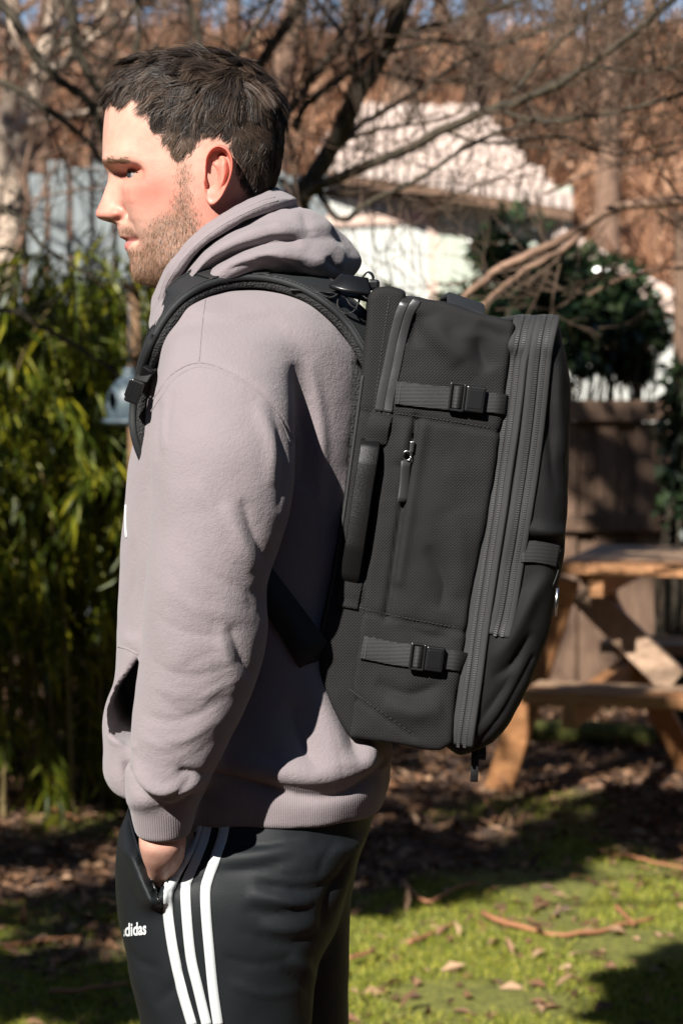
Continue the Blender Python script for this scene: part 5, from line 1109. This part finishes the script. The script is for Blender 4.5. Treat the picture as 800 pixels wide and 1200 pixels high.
spots = [(-60, 19, 'leftmost of the woodland trees, behind the pale stems'), (45, 24, 'thin woodland tree showing just left of the hair'), (150, 21, 'woodland tree above the forehead'), (235, 27, 'woodland tree above the crown of the head'), (320, 22, 'woodland tree above the back of the head'), (385, 30, 'woodland tree left of the leaning dark limb'), (455, 23, 'woodland tree rising behind the shed ridge'), (520, 33, 'far slender woodland tree above the right of the shed ridge'), (590, 25, 'woodland tree on the bank above the sloping roof end'), (655, 31, 'far woodland tree above the tip of the roof'), (715, 22, 'woodland tree on the brown bank right of the roof'), (790, 27, 'woodland tree at the right edge of the picture'), (10, 36, 'far woodland tree near the top left corner'), (270, 38, 'farthest woodland tree above the hair'), (560, 42, 'farthest woodland tree over the shed'), (760, 40, 'far woodland tree near the top right corner')]
for i, (px, Y, lb) in enumerate(spots):
    p = P(px, 400, Y); z = float(hill(np.array(p[0]), np.array(Y))); t = thing('woodland_tree', 'bare brown ' + lb, 'tree', (p[0], Y, z), 'bare woodland trees on the brown bank')
    t.rotation_euler = (0, 0, rng.uniform(0, 6.28)); s = rng.uniform(.75, 1.1); t.scale = (s, s, s)
    for nm, me in zip(('trunk', 'crown'), VAR[i % 3]):
        o = bpy.data.objects.new(nm, me); COL.objects.link(o); o.parent = t
        if nm == 'crown': o['kind'] = 'stuff'
for i in range(14):
    sd = -1 if i % 2 else 1; Y = rng.uniform(17, 34); x = sd*(Y*.16+rng.uniform(.6, 7.5)); t = thing('woodland_tree', 'bare brown woodland tree on the bank beyond the edges of the picture', 'tree', (x, Y, float(hill(np.array(x), np.array(Y)))), 'bare woodland trees on the brown bank')
    t.rotation_euler = (0, 0, rng.uniform(0, 6.28)); s = rng.uniform(.75, 1.1); t.scale = (s, s, s)
    for nm, me in zip(('trunk', 'crown'), VAR[i % 3]):
        o = bpy.data.objects.new(nm, me); COL.objects.link(o); o.parent = t
        if nm == 'crown': o['kind'] = 'stuff'
# dead bracken and brush over the bank
n = 34000; bx = rng.uniform(-12, 12, n); by = rng.uniform(14.5, 34, n); m_ = (abs(bx) < by*.19+.4) | (rng.random(n) < .45); bx, by = bx[m_], by[m_]; n = len(bx); bz = hill(bx, by)
d = nrm(np.c_[rng.normal(0, .6, n), rng.normal(0, .5, n), rng.uniform(.3, 1.2, n)]); V, F = leaf_mesh(np.c_[bx, by, bz], d, nrm(rng.normal(size=(n, 3))), rng.uniform(.25, .9, n), rng.uniform(.02, .09, n))
M_brack = leaf_mat('dead_bracken', (.14, .064, .033), (.33, .165, .088), (.55, .33, .205), .8, .15)
o = mk('dead_bracken', V, F, M_brack, smooth=False); tag(o, 'brown dead bracken and brush covering the bank behind the shed', 'bracken', kind='stuff')
# ---- boards helper
def board(name, a, b, wv, tv, m, parent, bev=.004):
    """plank from a to b; wv half width vector, tv half thickness vector"""
    a, b = np.asarray(a, float), np.asarray(b, float); V, F = box_VF((a+b)/2, (b-a)/2, wv, tv); o = mk(name, V, F, m, parent, smooth=False); return bevel(o, bev, 1) if bev else o
def wood_mat(name, c1, c2, sc=(1, 1, 1), rough=.75):
    m = mat(name, c1, rough); q = NT(m); mp = q.n('Mapping'); mp.inputs['Scale'].default_value = sc; q.l(q.coord(), mp.inputs[0]); n1 = q.noise(14, 6, .65, mp.outputs[0]); c = q.ramp(n1.outputs[0], [(.3, c1), (.7, c2)]); q.color(c); q.bump(n1.outputs[0], .4, .003); return m
M_fencew = wood_mat('weathered_dark_fence_wood', (.075, .043, .027), (.18, .108, .066), (3, 3, .4))
M_slat = wood_mat('grey_white_slat_paint', (.11, .125, .13), (.24, .27, .27), (3, 3, .4))
M_siding = wood_mat('white_siding', (.42, .43, .39), (.53, .54, .50), (2, 2, .4))
M_siding2 = wood_mat('pale_green_siding', (.35, .39, .31), (.46, .50, .42), (2, 2, .4))
M_trim = wood_mat('pink_brown_trim', (.42, .30, .24), (.58, .44, .37), (.4, 2, 2))
M_shing = wood_mat('pinkish_cedar_shingle', (.44, .345, .295), (.64, .54, .48), (2, 2, 2), .85)
M_table = wood_mat('orange_brown_table_wood', (.21, .088, .032), (.40, .195, .08), (.5, 4, 4), .6)
M_table_top = wood_mat('greyed_table_plank', (.22, .13, .075), (.38, .26, .17), (.5, 4, 4), .5)
# pale slat fence, left background
f = thing('slat_fence', 'pale grey fence of upright slats in the left background', 'fence', (-1, 11.5, 0))
xa, xb_ = P(-90, 400, 11.5)[0], P(372, 400, 12.2)[0]; nb = 19
for i in range(nb):
    t_ = i/(nb-1); x = xa+(xb_-xa)*t_; y = 11.5+.7*t_; board('slat', [x, y, .05], [x, y, 2.34+.03*rng.normal()], [.045, 0, 0], [0, .010, 0], M_slat, f, .003)
for z in (.6, 1.95): board('rail', [xa-.05, 11.54, z], [xb_+.05, 12.24, z], [0, 0, .04], [0, .018, 0], M_slat, f)
# shed
sh = thing('garden_shed', 'white garden shed with pinkish shingled roof behind the backpack', 'shed', tuple(P(505, 700, 14)*[1, 1, 0]))
wl_, wc, wr = P(374, 200, 14.8), P(507, 200, 14.2), P(664, 250, 13.2)
zt_ = wl_[2]
def wall_boards(a, b, ztop_a, ztop_b, nbd, m):
    d = nrm(np.r_[(b-a)[:2], 0]); nrm_ = np.array([d[1], -d[0], 0]); hw = np.linalg.norm((b-a)[:2])/nbd/2
    for i in range(nbd):
        t_ = (i+.5)/nbd; c = lerp(a, b, t_); zt2 = ztop_a+(ztop_b-ztop_a)*t_; board('siding_board', [c[0], c[1], 0], [c[0], c[1], zt2], d*(hw-.006), nrm_*.012, m, sh, .004)
    core = lerp(a, b, .5)-nrm_*-0.0; V, F = box_VF([core[0]-nrm_[0]*-.03*-1, core[1]+.03, (ztop_a+ztop_b)/4], d*np.linalg.norm((b-a)[:2])/2, nrm_*.008, [0, 0, (ztop_a+ztop_b)/4-.01]); mk('wall', V, F, m, sh, smooth=False)
wall_boards(wl_, wc, zt_, zt_, 12, M_siding); wall_boards(wc, wr, zt_, wr[2]-.02, 11, M_siding2)
board('corner_post', [wc[0], wc[1]-.03, 0], [wc[0], wc[1]-.03, zt_], [.03, 0, 0], [0, .03, 0], M_trim, sh)
zz = P(440, 257, 14.5)[2]; board('trim_board', [wl_[0]-.02, wl_[1]-.03, zz], [wc[0], wc[1]-.03, zz], [0, 0, .035], [0, .015, 0], M_trim, sh)
# hipped roof: quad of four corners, covered with rows of shingles
ea, eb, rb, ra = P(366, 199, 14.6), P(670, 247, 12.9), P(552, 127, 16.2), P(412, 127, 17.0)
V = np.array([ea, eb, rb, ra, ea+[0, 0, -.05], eb+[0, 0, -.05], rb+[0, 0, -.05], ra+[0, 0, -.05], rb+[.5, 2.6, -1.0], eb+[.4, 2.8, 0], ra+[-.3, 2.4, -1.2], ea+[-.2, 4, 0]])
roof = mk('roof', V, [[0, 1, 2, 3], [4, 7, 6, 5], [0, 4, 5, 1], [1, 5, 6, 2], [3, 7, 4, 0], [2, 6, 7, 3], [1, 9, 8, 2], [0, 3, 10, 11], [2, 8, 10, 3]], M_fencew, sh, smooth=False)
nrow, ncol = 8, 24; pn = nrm(np.cross(eb-ea, ra-ea)); pn = pn*np.sign(pn[2])
for r_ in range(nrow):
    v0, v1 = r_/nrow, (r_+1.12)/nrow; nc = int(ncol*(1-.5*v0))
    for c_ in range(nc+1):
        u0 = (c_+(.5 if r_ % 2 else 0)-.5)/nc; u1 = u0+.72/nc; u0, u1 = max(u0, 0), min(u1, 1)
        if u1-u0 < .01: continue
        pt = lambda u, v: lerp(lerp(ea, eb, u), lerp(ra, rb, u), min(v, 1))
        a, b, c2, d2 = pt(u0, v0), pt(u1, v0), pt(u1, v1), pt(u0, v1); j = rng.uniform(-.02, .02); lo_ = nrm(a-d2)*j; a, b = a+lo_, b+lo_
        top = pn*(.075+rng.uniform(0, .02)); tp = pn*.010
        mk('shingle', np.array([a+tp, b+tp, c2+tp*.5, d2+tp*.5, a+top, b+top, c2+tp, d2+tp]), [[4, 5, 6, 7], [0, 1, 5, 4], [1, 2, 6, 5], [3, 0, 4, 7], [2, 3, 7, 6], [3, 2, 1, 0]], M_shing, roof, smooth=False)
# lower annex with a sloping barge board
an = thing('lean_to', 'white lean-to with a sloping pale barge board right of the shed', 'shed', tuple(P(730, 700, 12.5)*[1, 1, 0]))
a, b = P(655, 283, 12.6), P(812, 372, 12.2); board('barge_board', a, b, nrm(np.array([.5, 0, .86]))*.055, [0, .02, 0], M_trim, an)
board('roof_edge', a+[.02, .35, .05], b+[.02, .35, .05], [0, .34, .0], [.0, 0, .02], M_shing, an)
nbd = 8
for i in range(nbd):
    t_ = (i+.5)/nbd; c = lerp(a, b, t_); board('siding_board', [c[0], c[1]+.06, 0], [c[0], c[1]+.06, c[2]-.07], [.042, 0, 0], [0, .012, 0], M_siding, an)
# dark glossy shrub before the shed
def shrub(name, label, cx, cy, Y, rx, ry, rz, n, m, L, W, seed, cat='shrub', clumps=26, base=None, shiny=True, group=None):
    r = np.random.default_rng(seed); c = P(cx, cy, Y); t = thing(name, label, cat, (c[0], Y, 0), group); T = Tubes()
    cl = c + np.array([rx, ry, rz])*nrm(r.normal(size=(clumps, 3)))*r.uniform(.25, 1, (clumps, 1)); sr = r.uniform(.10, .24, clumps)*max(rx, rz)*1.2
    k = r.integers(0, clumps, n); off = nrm(r.normal(size=(n, 3)))*r.uniform(.3, 1, (n, 1))**.6; p = cl[k]+off*sr[k][:, None]
    d = nrm(off+r.normal(0, .5, (n, 3))+[0, 0, -.15]); V, F = leaf_mesh(p, d, nrm(np.array([0, -.2, 1])+r.normal(0, .5, (n, 3))), L*r.uniform(.7, 1.3, n), W*r.uniform(.7, 1.3, n))
    f = mk('crown', V, F, m, t, smooth=False); f['kind'] = 'stuff'
    for q_ in cl[:clumps]:
        b0 = np.array([c[0]+r.normal(0, .08), Y+r.normal(0, .05), 0.]); T.add(catmull([b0, lerp(b0, q_, .5)+r.normal(0, .05, 3), q_], 10), np.linspace(.016, .004, 10), 5)
    T.build('trunk', M_bark, t); return t
shrub('evergreen_shrub', 'dark glossy evergreen shrub in front of the shed, above the backpack', 618, 372, 10.4, .50, .35, .36, 6800, M_ever, .075, .036, 4, clumps=44)
shrub('evergreen_shrub', 'smaller glossy shrub by the white lean-to, just above the board fence', 735, 405, 10.3, .20, .22, .20, 1900, M_ever, .07, .034, 14, clumps=20)
# right fence of dark upright boards
f = thing('board_fence', 'low dark brown board fence behind the picnic table', 'fence', tuple(P(715, 700, 9.8)*[1, 1, 0]))
xa, xb_ = P(560, 470, 9.8)[0], P(860, 470, 9.8)[0]; zt2 = P(700, 494, 9.8)[2]; nb = 13
for i in range(nb):
    x = xa+(xb_-xa)*(i+.5)/nb; board('fence_board', [x, 9.8+.022*(i % 2), .02], [x, 9.8+.022*(i % 2), zt2+.004*rng.normal()], [(xb_-xa)/nb/2+.004, 0, 0], [0, .010, 0], M_fencew, f, .003)
board('top_rail', [xa, 9.775, P(0, 481, 9.8)[2]], [xb_, 9.775, P(0, 481, 9.8)[2]], [0, 0, .043], [0, .02, 0], M_fencew, f)
board('lower_rail', [xa, 9.772, P(0, 612, 9.8)[2]], [xb_, 9.772, P(0, 612, 9.8)[2]], [0, 0, .035], [0, .016, 0], M_fencew, f)
# tall dark post at the right edge with ivy
pp = P(799, 500, 9.2); t = thing('wooden_post', 'tall dark wooden post at the right edge', 'post', (pp[0], 9.2, 0)); board('post', [pp[0], 9.2, 0], [pp[0], 9.2, P(799, 256, 9.2)[2]], [.035, 0, 0], [0, .035, 0], M_fencew, t, .006)
board('post_cap', [pp[0]-.045, 9.2, P(799, 256, 9.2)[2]+.008], [pp[0]+.045, 9.2, P(799, 256, 9.2)[2]+.008], [0, .045, 0], [0, 0, .012], M_fencew, t, .004)
shrub('ivy_mass', 'dark ivy climbing the post at the right edge', 799, 530, 9.1, .04, .07, .40, 520, M_ivy, .05, .04, 9, 'ivy', 16)
# ---- bamboo clumps on the left
def bamboo(x0, Y, n_c, seed, label):
    r = np.random.default_rng(seed); t = thing('bamboo_plant', label, 'bamboo', (x0, Y, 0), 'bamboo clumps along the left side'); T = Tubes(); lp, ld = [], []
    for i in range(n_c):
        b0 = np.array([x0+r.normal(0, .16), Y+r.normal(0, .18), 0]); h = r.uniform(1.05, 1.72); a = r.uniform(0, 6.28); ln = r.uniform(.1, .5)
        c = catmull([b0, b0+[ln*.15*math.cos(a), ln*.15*math.sin(a), h*.5], b0+[ln*.6*math.cos(a), ln*.6*math.sin(a), h*.85], b0+[ln*1.2*math.cos(a), ln*1.2*math.sin(a), h]], 16); T.add(c, np.linspace(.008, .002, 16), 5)
        for j in range(20):
            q_ = c[min(15, int(1.5+14.5*r.random()**.75))]; aa = r.uniform(0, 6.28); L_ = r.uniform(.16, .40); o_ = np.array([math.cos(aa), math.sin(aa), 0])
            br = catmull([q_, q_+o_*L_*.45+[0, 0, L_*.22], q_+o_*L_*.85+[0, 0, L_*.05], q_+o_*L_*1.05+[0, 0, -L_*.45]], 12)
            for k in range(22):
                ix = min(11, int(2+10*r.random()**.7)); tg = br[min(ix+1, 11)]-br[max(ix-1, 0)]; tg = tg/np.linalg.norm(tg)
                lp.append(br[ix]+r.normal(0, .008, 3)); ld.append(tg*.6+[0, 0, -.55]+r.normal(0, .42, 3))
    T.build('culms', M_culm, t); lp, ld = np.array(lp), np.array(ld); V, F = leaf_mesh(lp, ld, nrm(np.array([0, 0, 1])+r.normal(0, .4, lp.shape)), r.uniform(.07, .15, len(lp)), r.uniform(.008, .014, len(lp)), .15)
    f = mk('foliage', V, F, M_bamboo, t, smooth=False); f['kind'] = 'stuff'
for i, (x0, Y, lb) in enumerate([(-1.55, 7.9, 'bamboo clump at the far left edge'), (-1.15, 7.6, 'bamboo clump at the left edge beside the feeder'), (-.82, 7.9, 'bamboo clump directly behind the bird feeder'), (-.50, 8.1, 'bamboo clump mostly hidden behind the man\'s chest'), (-1.35, 8.7, 'rear bamboo clump at the left edge'), (-.98, 8.8, 'rear bamboo clump left of the feeder')]):
    bamboo(x0, Y, 15, 40+i, lb)
# ---- hanging bird feeder: domed teardrop body with a round opening, tray and post
M_feed = mat('blue_grey_metal', (.055, .078, .092), .45); M_dark = mat('feeder_inside', (.02, .02, .02), .8); M_postw = wood_mat('weathered_post', (.16, .09, .045), (.28, .17, .09), (3, 3, .5))
YF = 6.9; fc = P(152, 468, YF); fd = thing('bird_feeder', 'blue-grey domed bird feeder hanging beside the man\'s chest', 'bird feeder', tuple(fc))
prof = [(.004, .088), (.014, .086), (.016, .072), (.022, .062), (.040, .045), (.054, .025), (.061, .003), (.063, -.020), (.060, -.045), (.056, -.055)]
prof = catmull(prof, 60); n = 90; V, F = [], []
for r_, z in prof:
    for j in range(n): a = 2*np.pi*j/n; V.append(fc+[r_*math.cos(a), r_*math.sin(a), z])
for i in range(len(prof)-1):
    for j in range(n):
        F.append([i*n+j, i*n+(j+1) % n, (i+1)*n+(j+1) % n, (i+1)*n+j])
V = np.array(V); cd = np.array([-.85, -.53, 0]); hole = fc+np.array([0, 0, -.005])
F = [f_ for f_ in F if not (np.linalg.norm((lambda w: w-cd*(w@cd))(V[f_].mean(0)-hole)) < .030 and (V[f_].mean(0)-hole)@cd > 0)]
dome = mk('dome', V, F, M_feed, fd); m = dome.modifiers.new('solid', 'SOLIDIFY'); m.thickness = .003
u1 = np.cross(cd, [0, 0, 1]); ringp = [hole+cd*.052+.031*(math.cos(a)*u1+math.sin(a)*np.array([0, 0, 1])) for a in np.linspace(0, 2*np.pi, 25)]; V2, F2 = tube(np.array(ringp), .005, 6); mk('opening_rim', V2, F2, M_feed, fd)
prof2 = [(.0, -.050), (.060, -.052), (.078, -.056), (.080, -.062), (.070, -.070), (.03, -.078), (.0, -.079)]; V, F = [], []
for r_, z in prof2:
    for j in range(n): a = 2*np.pi*j/n; V.append(fc+[r_*math.cos(a), r_*math.sin(a), z])
for i in range(len(prof2)-1):
    for j in range(n): F.append([i*n+j, i*n+(j+1) % n, (i+1)*n+(j+1) % n, (i+1)*n+j])
mk('tray', V, F, M_feed, fd); V, F = box_VF(fc+[.022, .015, -.005], [.004, 0, 0], [0, .035, 0], [0, 0, .035]); mk('inner_plate', V, F, M_dark, fd, smooth=False); V, F = tube(np.array([fc+[0, 0, .08], fc+[.002, 0, .34]]), .0022, 6); mk('hanger', V, F, M_feed, fd)  # tray, dark upright plate inside the dome behind the opening, hanger
ft = thing('feeder_post', 'slim brown wooden post standing behind the bird feeder', 'post', tuple(P(157, 900, 7.15)*[1, 1, 0])); ppt = P(157, 330, 7.15); board('post', [ppt[0], 7.15, 0], [ppt[0], 7.15, ppt[2]], [.018, 0, 0], [0, .018, 0], M_postw, ft, .003); board('arm', [ppt[0], 7.16, ppt[2]-.02], [ppt[0], 6.86, ppt[2]-.02], [.010, 0, 0], [0, 0, .010], M_postw, ft, .002)
# ---- picnic table
YT = 7.75; yaw = R(-17); ex = np.array([math.cos(yaw), math.sin(yaw), 0]); ey = np.array([-ex[1], ex[0], 0]); ez = np.array([0, 0, 1.])
o0 = P(652, 660, YT-.2); o0[2] = 0                      # near left corner of the top, on the ground
tb = thing('picnic_table', 'orange-brown wooden picnic table with attached benches on the right', 'table', tuple(o0)); LT = 1.7
for i in range(5): w_ = .142; c = o0+ey*(w_*(i+.5)); board('top_plank', c+ez*.79, c+ex*LT+ez*.79, ey*(w_/2-.004), ez*.019, M_table if i == 0 else M_table_top, tb, .0025)
for s, off in ((0, -.28), (1, .97)):
    for i in range(2): c = o0+ey*(off+.13*(i+.5)) - ex*.05; board('bench_plank', c+ez*.42, c+ex*LT+ez*.42, ey*.061, ez*.019, M_table if (i == 0) == (s == 0) else M_table_top, tb, .0025)
lt, lb_ = P(662, 688, 7.78), P(584, 930, 8.0); lb_[2] = 0; fr = nrm(np.r_[(lb_-lt)[:2], 0])
for e in (0.0, 1.15):
    sh_ = ex*e
    board('leg', lt+sh_+ez*.03, lb_+sh_, nrm(np.cross(lb_-lt, ey))*.046, ey*.022, M_table, tb, .002)
    f0 = lt+ey*.30+ex*.02; board('leg', f0+sh_+ez*.03, np.r_[(f0+ey*.42+ex*.28)[:2], 0]+sh_, ex*.046, ey*.022, M_table, tb, .002)
    board('seat_beam', o0+ex*(.10+e)+ey*-.28+ez*.375, o0+ex*(.10+e)+ey*1.22+ez*.375, ez*.045, ex*.022, M_table, tb, .002)
    board('top_beam', o0+ex*(.12+e)+ey*.03+ez*.735, o0+ex*(.12+e)+ey*.68+ez*.735, ez*.036, ex*.022, M_table, tb, .002)
ba, bb_ = P(681, 692, 7.95), P(790, 800, 7.72); board('brace', ba, bb_, nrm(np.cross(bb_-ba, ey))*.048, ey*.02, M_table_top, tb, .002)
# ---- mossy log behind the table
lg = P(690, 772, 8.9); M_moss = bark_mat('mossy_log', (.06, .06, .015), (.15, .16, .03), 30); V, F = tube(catmull([lg+[-.30, .1, .0], lg+[0, 0, .01], lg+[.30, -.05, .0]], 14), np.interp(np.linspace(0, 1, 14), [0, .1, .5, .9, 1], [.02, .038, .045, .036, .02]), 14)
lo_ = mk('mossy_log', V, F, M_moss, loc=tuple(lg*[1, 1, 0])); tag(lo_, 'green mossy log lying behind the picnic table', 'log')
lo_.location.z = .04-lg[2]
# ---- grass, litter, twigs
n = 185000; gy = 4.7+rng.random(n)**1.3*5.5; gx = rng.uniform(-1, 1, n)*(gy*.155+.15); gx += np.where(rng.random(n) < .2, np.sign(gx)*rng.uniform(0, 1.6, n), 0); gmv = grass_at(gx, gy)*sstep(-.35, .15, fnoise(gx, gy, 2.4, 6, 2)); k = rng.random(n) < gmv*.95; gx, gy = gx[k], gy[k]; n = len(gx)
d = np.c_[rng.normal(0, .45, n), rng.normal(0, .45, n), np.ones(n)]; V, F = leaf_mesh(np.c_[gx, gy, ground_z(gx, gy)], d, nrm(rng.normal(size=(n, 3))), rng.uniform(.008, .026, n), rng.uniform(.002, .0045, n))
o = mk('grass', V, F, M_grass, smooth=False); tag(o, 'short mossy green grass on the lawn', 'grass', kind='stuff')
n = 16000; gy = 4.7+rng.random(n)*6.5; gx = rng.uniform(-1, 1, n)*(gy*.155+.2); k = rng.random(n) < 1.03-.88*grass_at(gx, gy); gx, gy = gx[k], gy[k]; n = len(gx)
d = nrm(np.c_[rng.normal(0, 1, n), rng.normal(0, 1, n), rng.uniform(-.1, .5, n)]); V, F = leaf_mesh(np.c_[gx, gy, ground_z(gx, gy)+.006], d, nrm(np.array([0, 0, 1])+rng.normal(0, .4, (n, 3))), rng.uniform(.02, .075, n), rng.uniform(.010, .032, n))
o = mk('leaf_litter', V, F, M_litter, smooth=False); tag(o, 'brown dead leaves scattered over the soil', 'leaf litter', kind='stuff')
M_stick = mat('orange_stick', (.30, .13, .06), .7)
SP_ = [([(565, 1088), (640, 1112), (700, 1108), (765, 1094)], .008, 'longest orange-brown twig lying on the lit grass at lower right'), ([(722, 1080), (732, 1092), (742, 1102)], .006, 'short stub of twig beside the longest orange twig'), ([(700, 1012), (745, 1020), (800, 1034)], .006, 'orange twig lying at the right edge of the lawn'), ([(478, 1122), (505, 1112), (530, 1100)], .006, 'twig lying near the trousers on the lit grass'), ([(410, 1147), (425, 1143), (440, 1136)], .006, 'small orange twig touching the edge of the trousers'), ([(555, 930), (570, 955), (582, 972)], .006, 'thin twig standing out of the litter near the bench leg'), ([(472, 1052), (500, 1078), (530, 1062), (560, 1052)], .006, 'grey forked twig on the shaded grass'), ([(5, 1125), (50, 1118), (95, 1112)], .008, 'pale stick lying on the dark ground at lower left'), ([(60, 1190), (100, 1186), (150, 1178)], .007, 'stick at the bottom edge beside the trouser leg'), ([(20, 940), (60, 962), (110, 985)], .006, 'brown stick under the bamboo')]
for pts, r_, lb in SP_:
    pp = []
    for x, y in pts: Yg = 1.5*FPX/(y-400); pp.append(P(x, y, Yg*1.0))
    c = catmull(pp, 16); c[:, 2] = np.maximum(c[:, 2], 0)*0+.012+.02*rng.random(); V, F = tube(c+rng.normal(0, .002, c.shape), np.linspace(r_, r_*.6, 16), 6); o = mk('fallen_twig', V, F, M_stick, loc=tuple(c[8])); tag(o, lb, 'twig', 'fallen twigs on the lawn')
# ---- evergreen trees above and beside the viewer: crown clumps placed to dapple the lawn and bamboo
def canopy(label, tx, ty, clumps, seed):
    r = np.random.default_rng(seed); t = thing('evergreen_tree', label, 'tree', (tx, ty, 0), 'evergreens shading the garden'); T = Tubes(); H = max(c[2] for c in clumps)+.4
    tr = np.array([[tx, ty, 0], [tx+.05, ty, H*.5], [tx, ty+.05, H]]); T.add(catmull(tr, 12), np.linspace(.12, .04, 12), 9); VV, FF, n0 = [], [], 0
    for x, y, z, rad, n in clumps:
        q_ = np.array([x, y, z]); T.add(catmull([[tx, ty, z*.8], lerp([tx, ty, z*.8], q_, .5)+np.array([0, 0, .2]), q_], 10), np.linspace(.035, .008, 10), 5)
        off = nrm(r.normal(size=(n, 3)))*(r.random((n, 1))**.5)*rad*[1, 1, .45]; V, F = leaf_mesh(q_+off, r.normal(size=(n, 3)), nrm(r.normal(size=(n, 3))), r.uniform(.08, .16, n), r.uniform(.05, .09, n)); VV.append(V); FF.append(F+n0); n0 += len(V)
    T.build('trunk', M_bark, t); f = mk('crown', np.concatenate(VV), np.concatenate(FF), M_shade, t, smooth=False); f['kind'] = 'stuff'
def sun_clump(px, py, Y, h, rad, n):
    """clump h metres above the point seen at (px,py,Y), towards the sun"""
    p = P(px, py, Y); s = np.array(SUNV)/SUNV[2]; q_ = p + s*h; return (*q_, rad, n)

# ---- tall leafy screens added out of view on three sides to cut sky fill
def sky_screen(label, a, b, h, th, seed):
    r = np.random.default_rng(seed); a, b = np.array(a, float), np.array(b, float); t = thing('sky_screen', label, 'sky_screen', tuple((a+b)/2)); d = nrm(b-a); w = np.array([-d[1], d[0], 0]); L = np.linalg.norm(b-a)
    V, F = box_VF((a+b)/2+[0, 0, h/2], d*L/2, w*th*.42, [0, 0, h/2-.1]); mk('core', V, F, M_shade, t, smooth=False)
    n = int(L*h*45); p = a+d*(r.random((n, 1))*L)+w*(np.sign(r.normal(size=(n, 1)))*th*.45+r.normal(0, .06, (n, 1)))+np.array([0, 0, 1.])*r.random((n, 1))*h
    V, F = leaf_mesh(p, r.normal(size=(n, 3)), nrm(r.normal(size=(n, 3))), r.uniform(.12, .25, n), r.uniform(.07, .12, n)); f = mk('foliage', V, F, M_shade, t, smooth=False); f['kind'] = 'stuff'
sky_screen('tall leafy screen added behind the viewer, unseen, to block sky light', (-9, -6.5, 0), (9, -6.5, 0), 5.8, 1.2, 1)
sky_screen('unseen leafy screen added on the left side to block sky light', (-9, -5.5, 0), (-9, 12, 0), 6.2, 1.2, 2)
sky_screen('unseen leafy screen added on the right side to block sky light', (9, -5.5, 0), (9, 12, 0), 6.2, 1.2, 3)
def gpt(px, py, h, rad, n): return sun_clump(px, py, 1.5*FPX/(py-400), h, rad, n)
canopy('tall evergreen standing out of view to the left', -4.2, 3.4, [
  sun_clump(30, 430, 7.8, 3.2, .32, 150), sun_clump(110, 480, 7.8, 3.2, .28, 130), sun_clump(60, 860, 7.7, 3.6, .36, 240), sun_clump(130, 880, 7.7, 3.6, .34, 240), sun_clump(10, 330, 7.8, 3.2, .25, 120),
  gpt(60, 1000, 3.6, .36, 240), gpt(120, 1070, 3.4, .30, 220), gpt(30, 1150, 3.2, .30, 200), gpt(130, 1180, 3.0, .26, 180), sun_clump(80, 240, 11, 4, .45, 140)], 70)
canopy('broad evergreen standing out of view to the right', 3.0, 2.4, [
  gpt(450, 1000, 3.4, .30, 420), gpt(530, 1030, 3.4, .26, 380), gpt(610, 1010, 3.6, .24, 320), gpt(690, 985, 3.6, .24, 320), gpt(760, 955, 3.8, .28, 380), gpt(520, 950, 3.6, .30, 160), gpt(790, 990, 3.6, .2, 120), gpt(440, 1060, 3.2, .18, 110),
  gpt(800, 1190, 2.9, .18, 420), gpt(850, 1150, 2.9, .22, 420), gpt(740, 880, 4.2, .42, 300), gpt(800, 860, 4.2, .36, 240), gpt(600, 900, 4.0, .22, 110),
  sun_clump(730, 560, 9.8, 4.4, .40, 150), sun_clump(690, 520, 9.8, 4.4, .25, 80), sun_clump(770, 600, 9.6, 4.4, .30, 110), sun_clump(620, 330, 10.4, 4.6, .35, 120), sun_clump(720, 430, 10.2, 4.6, .4, 200)], 71)
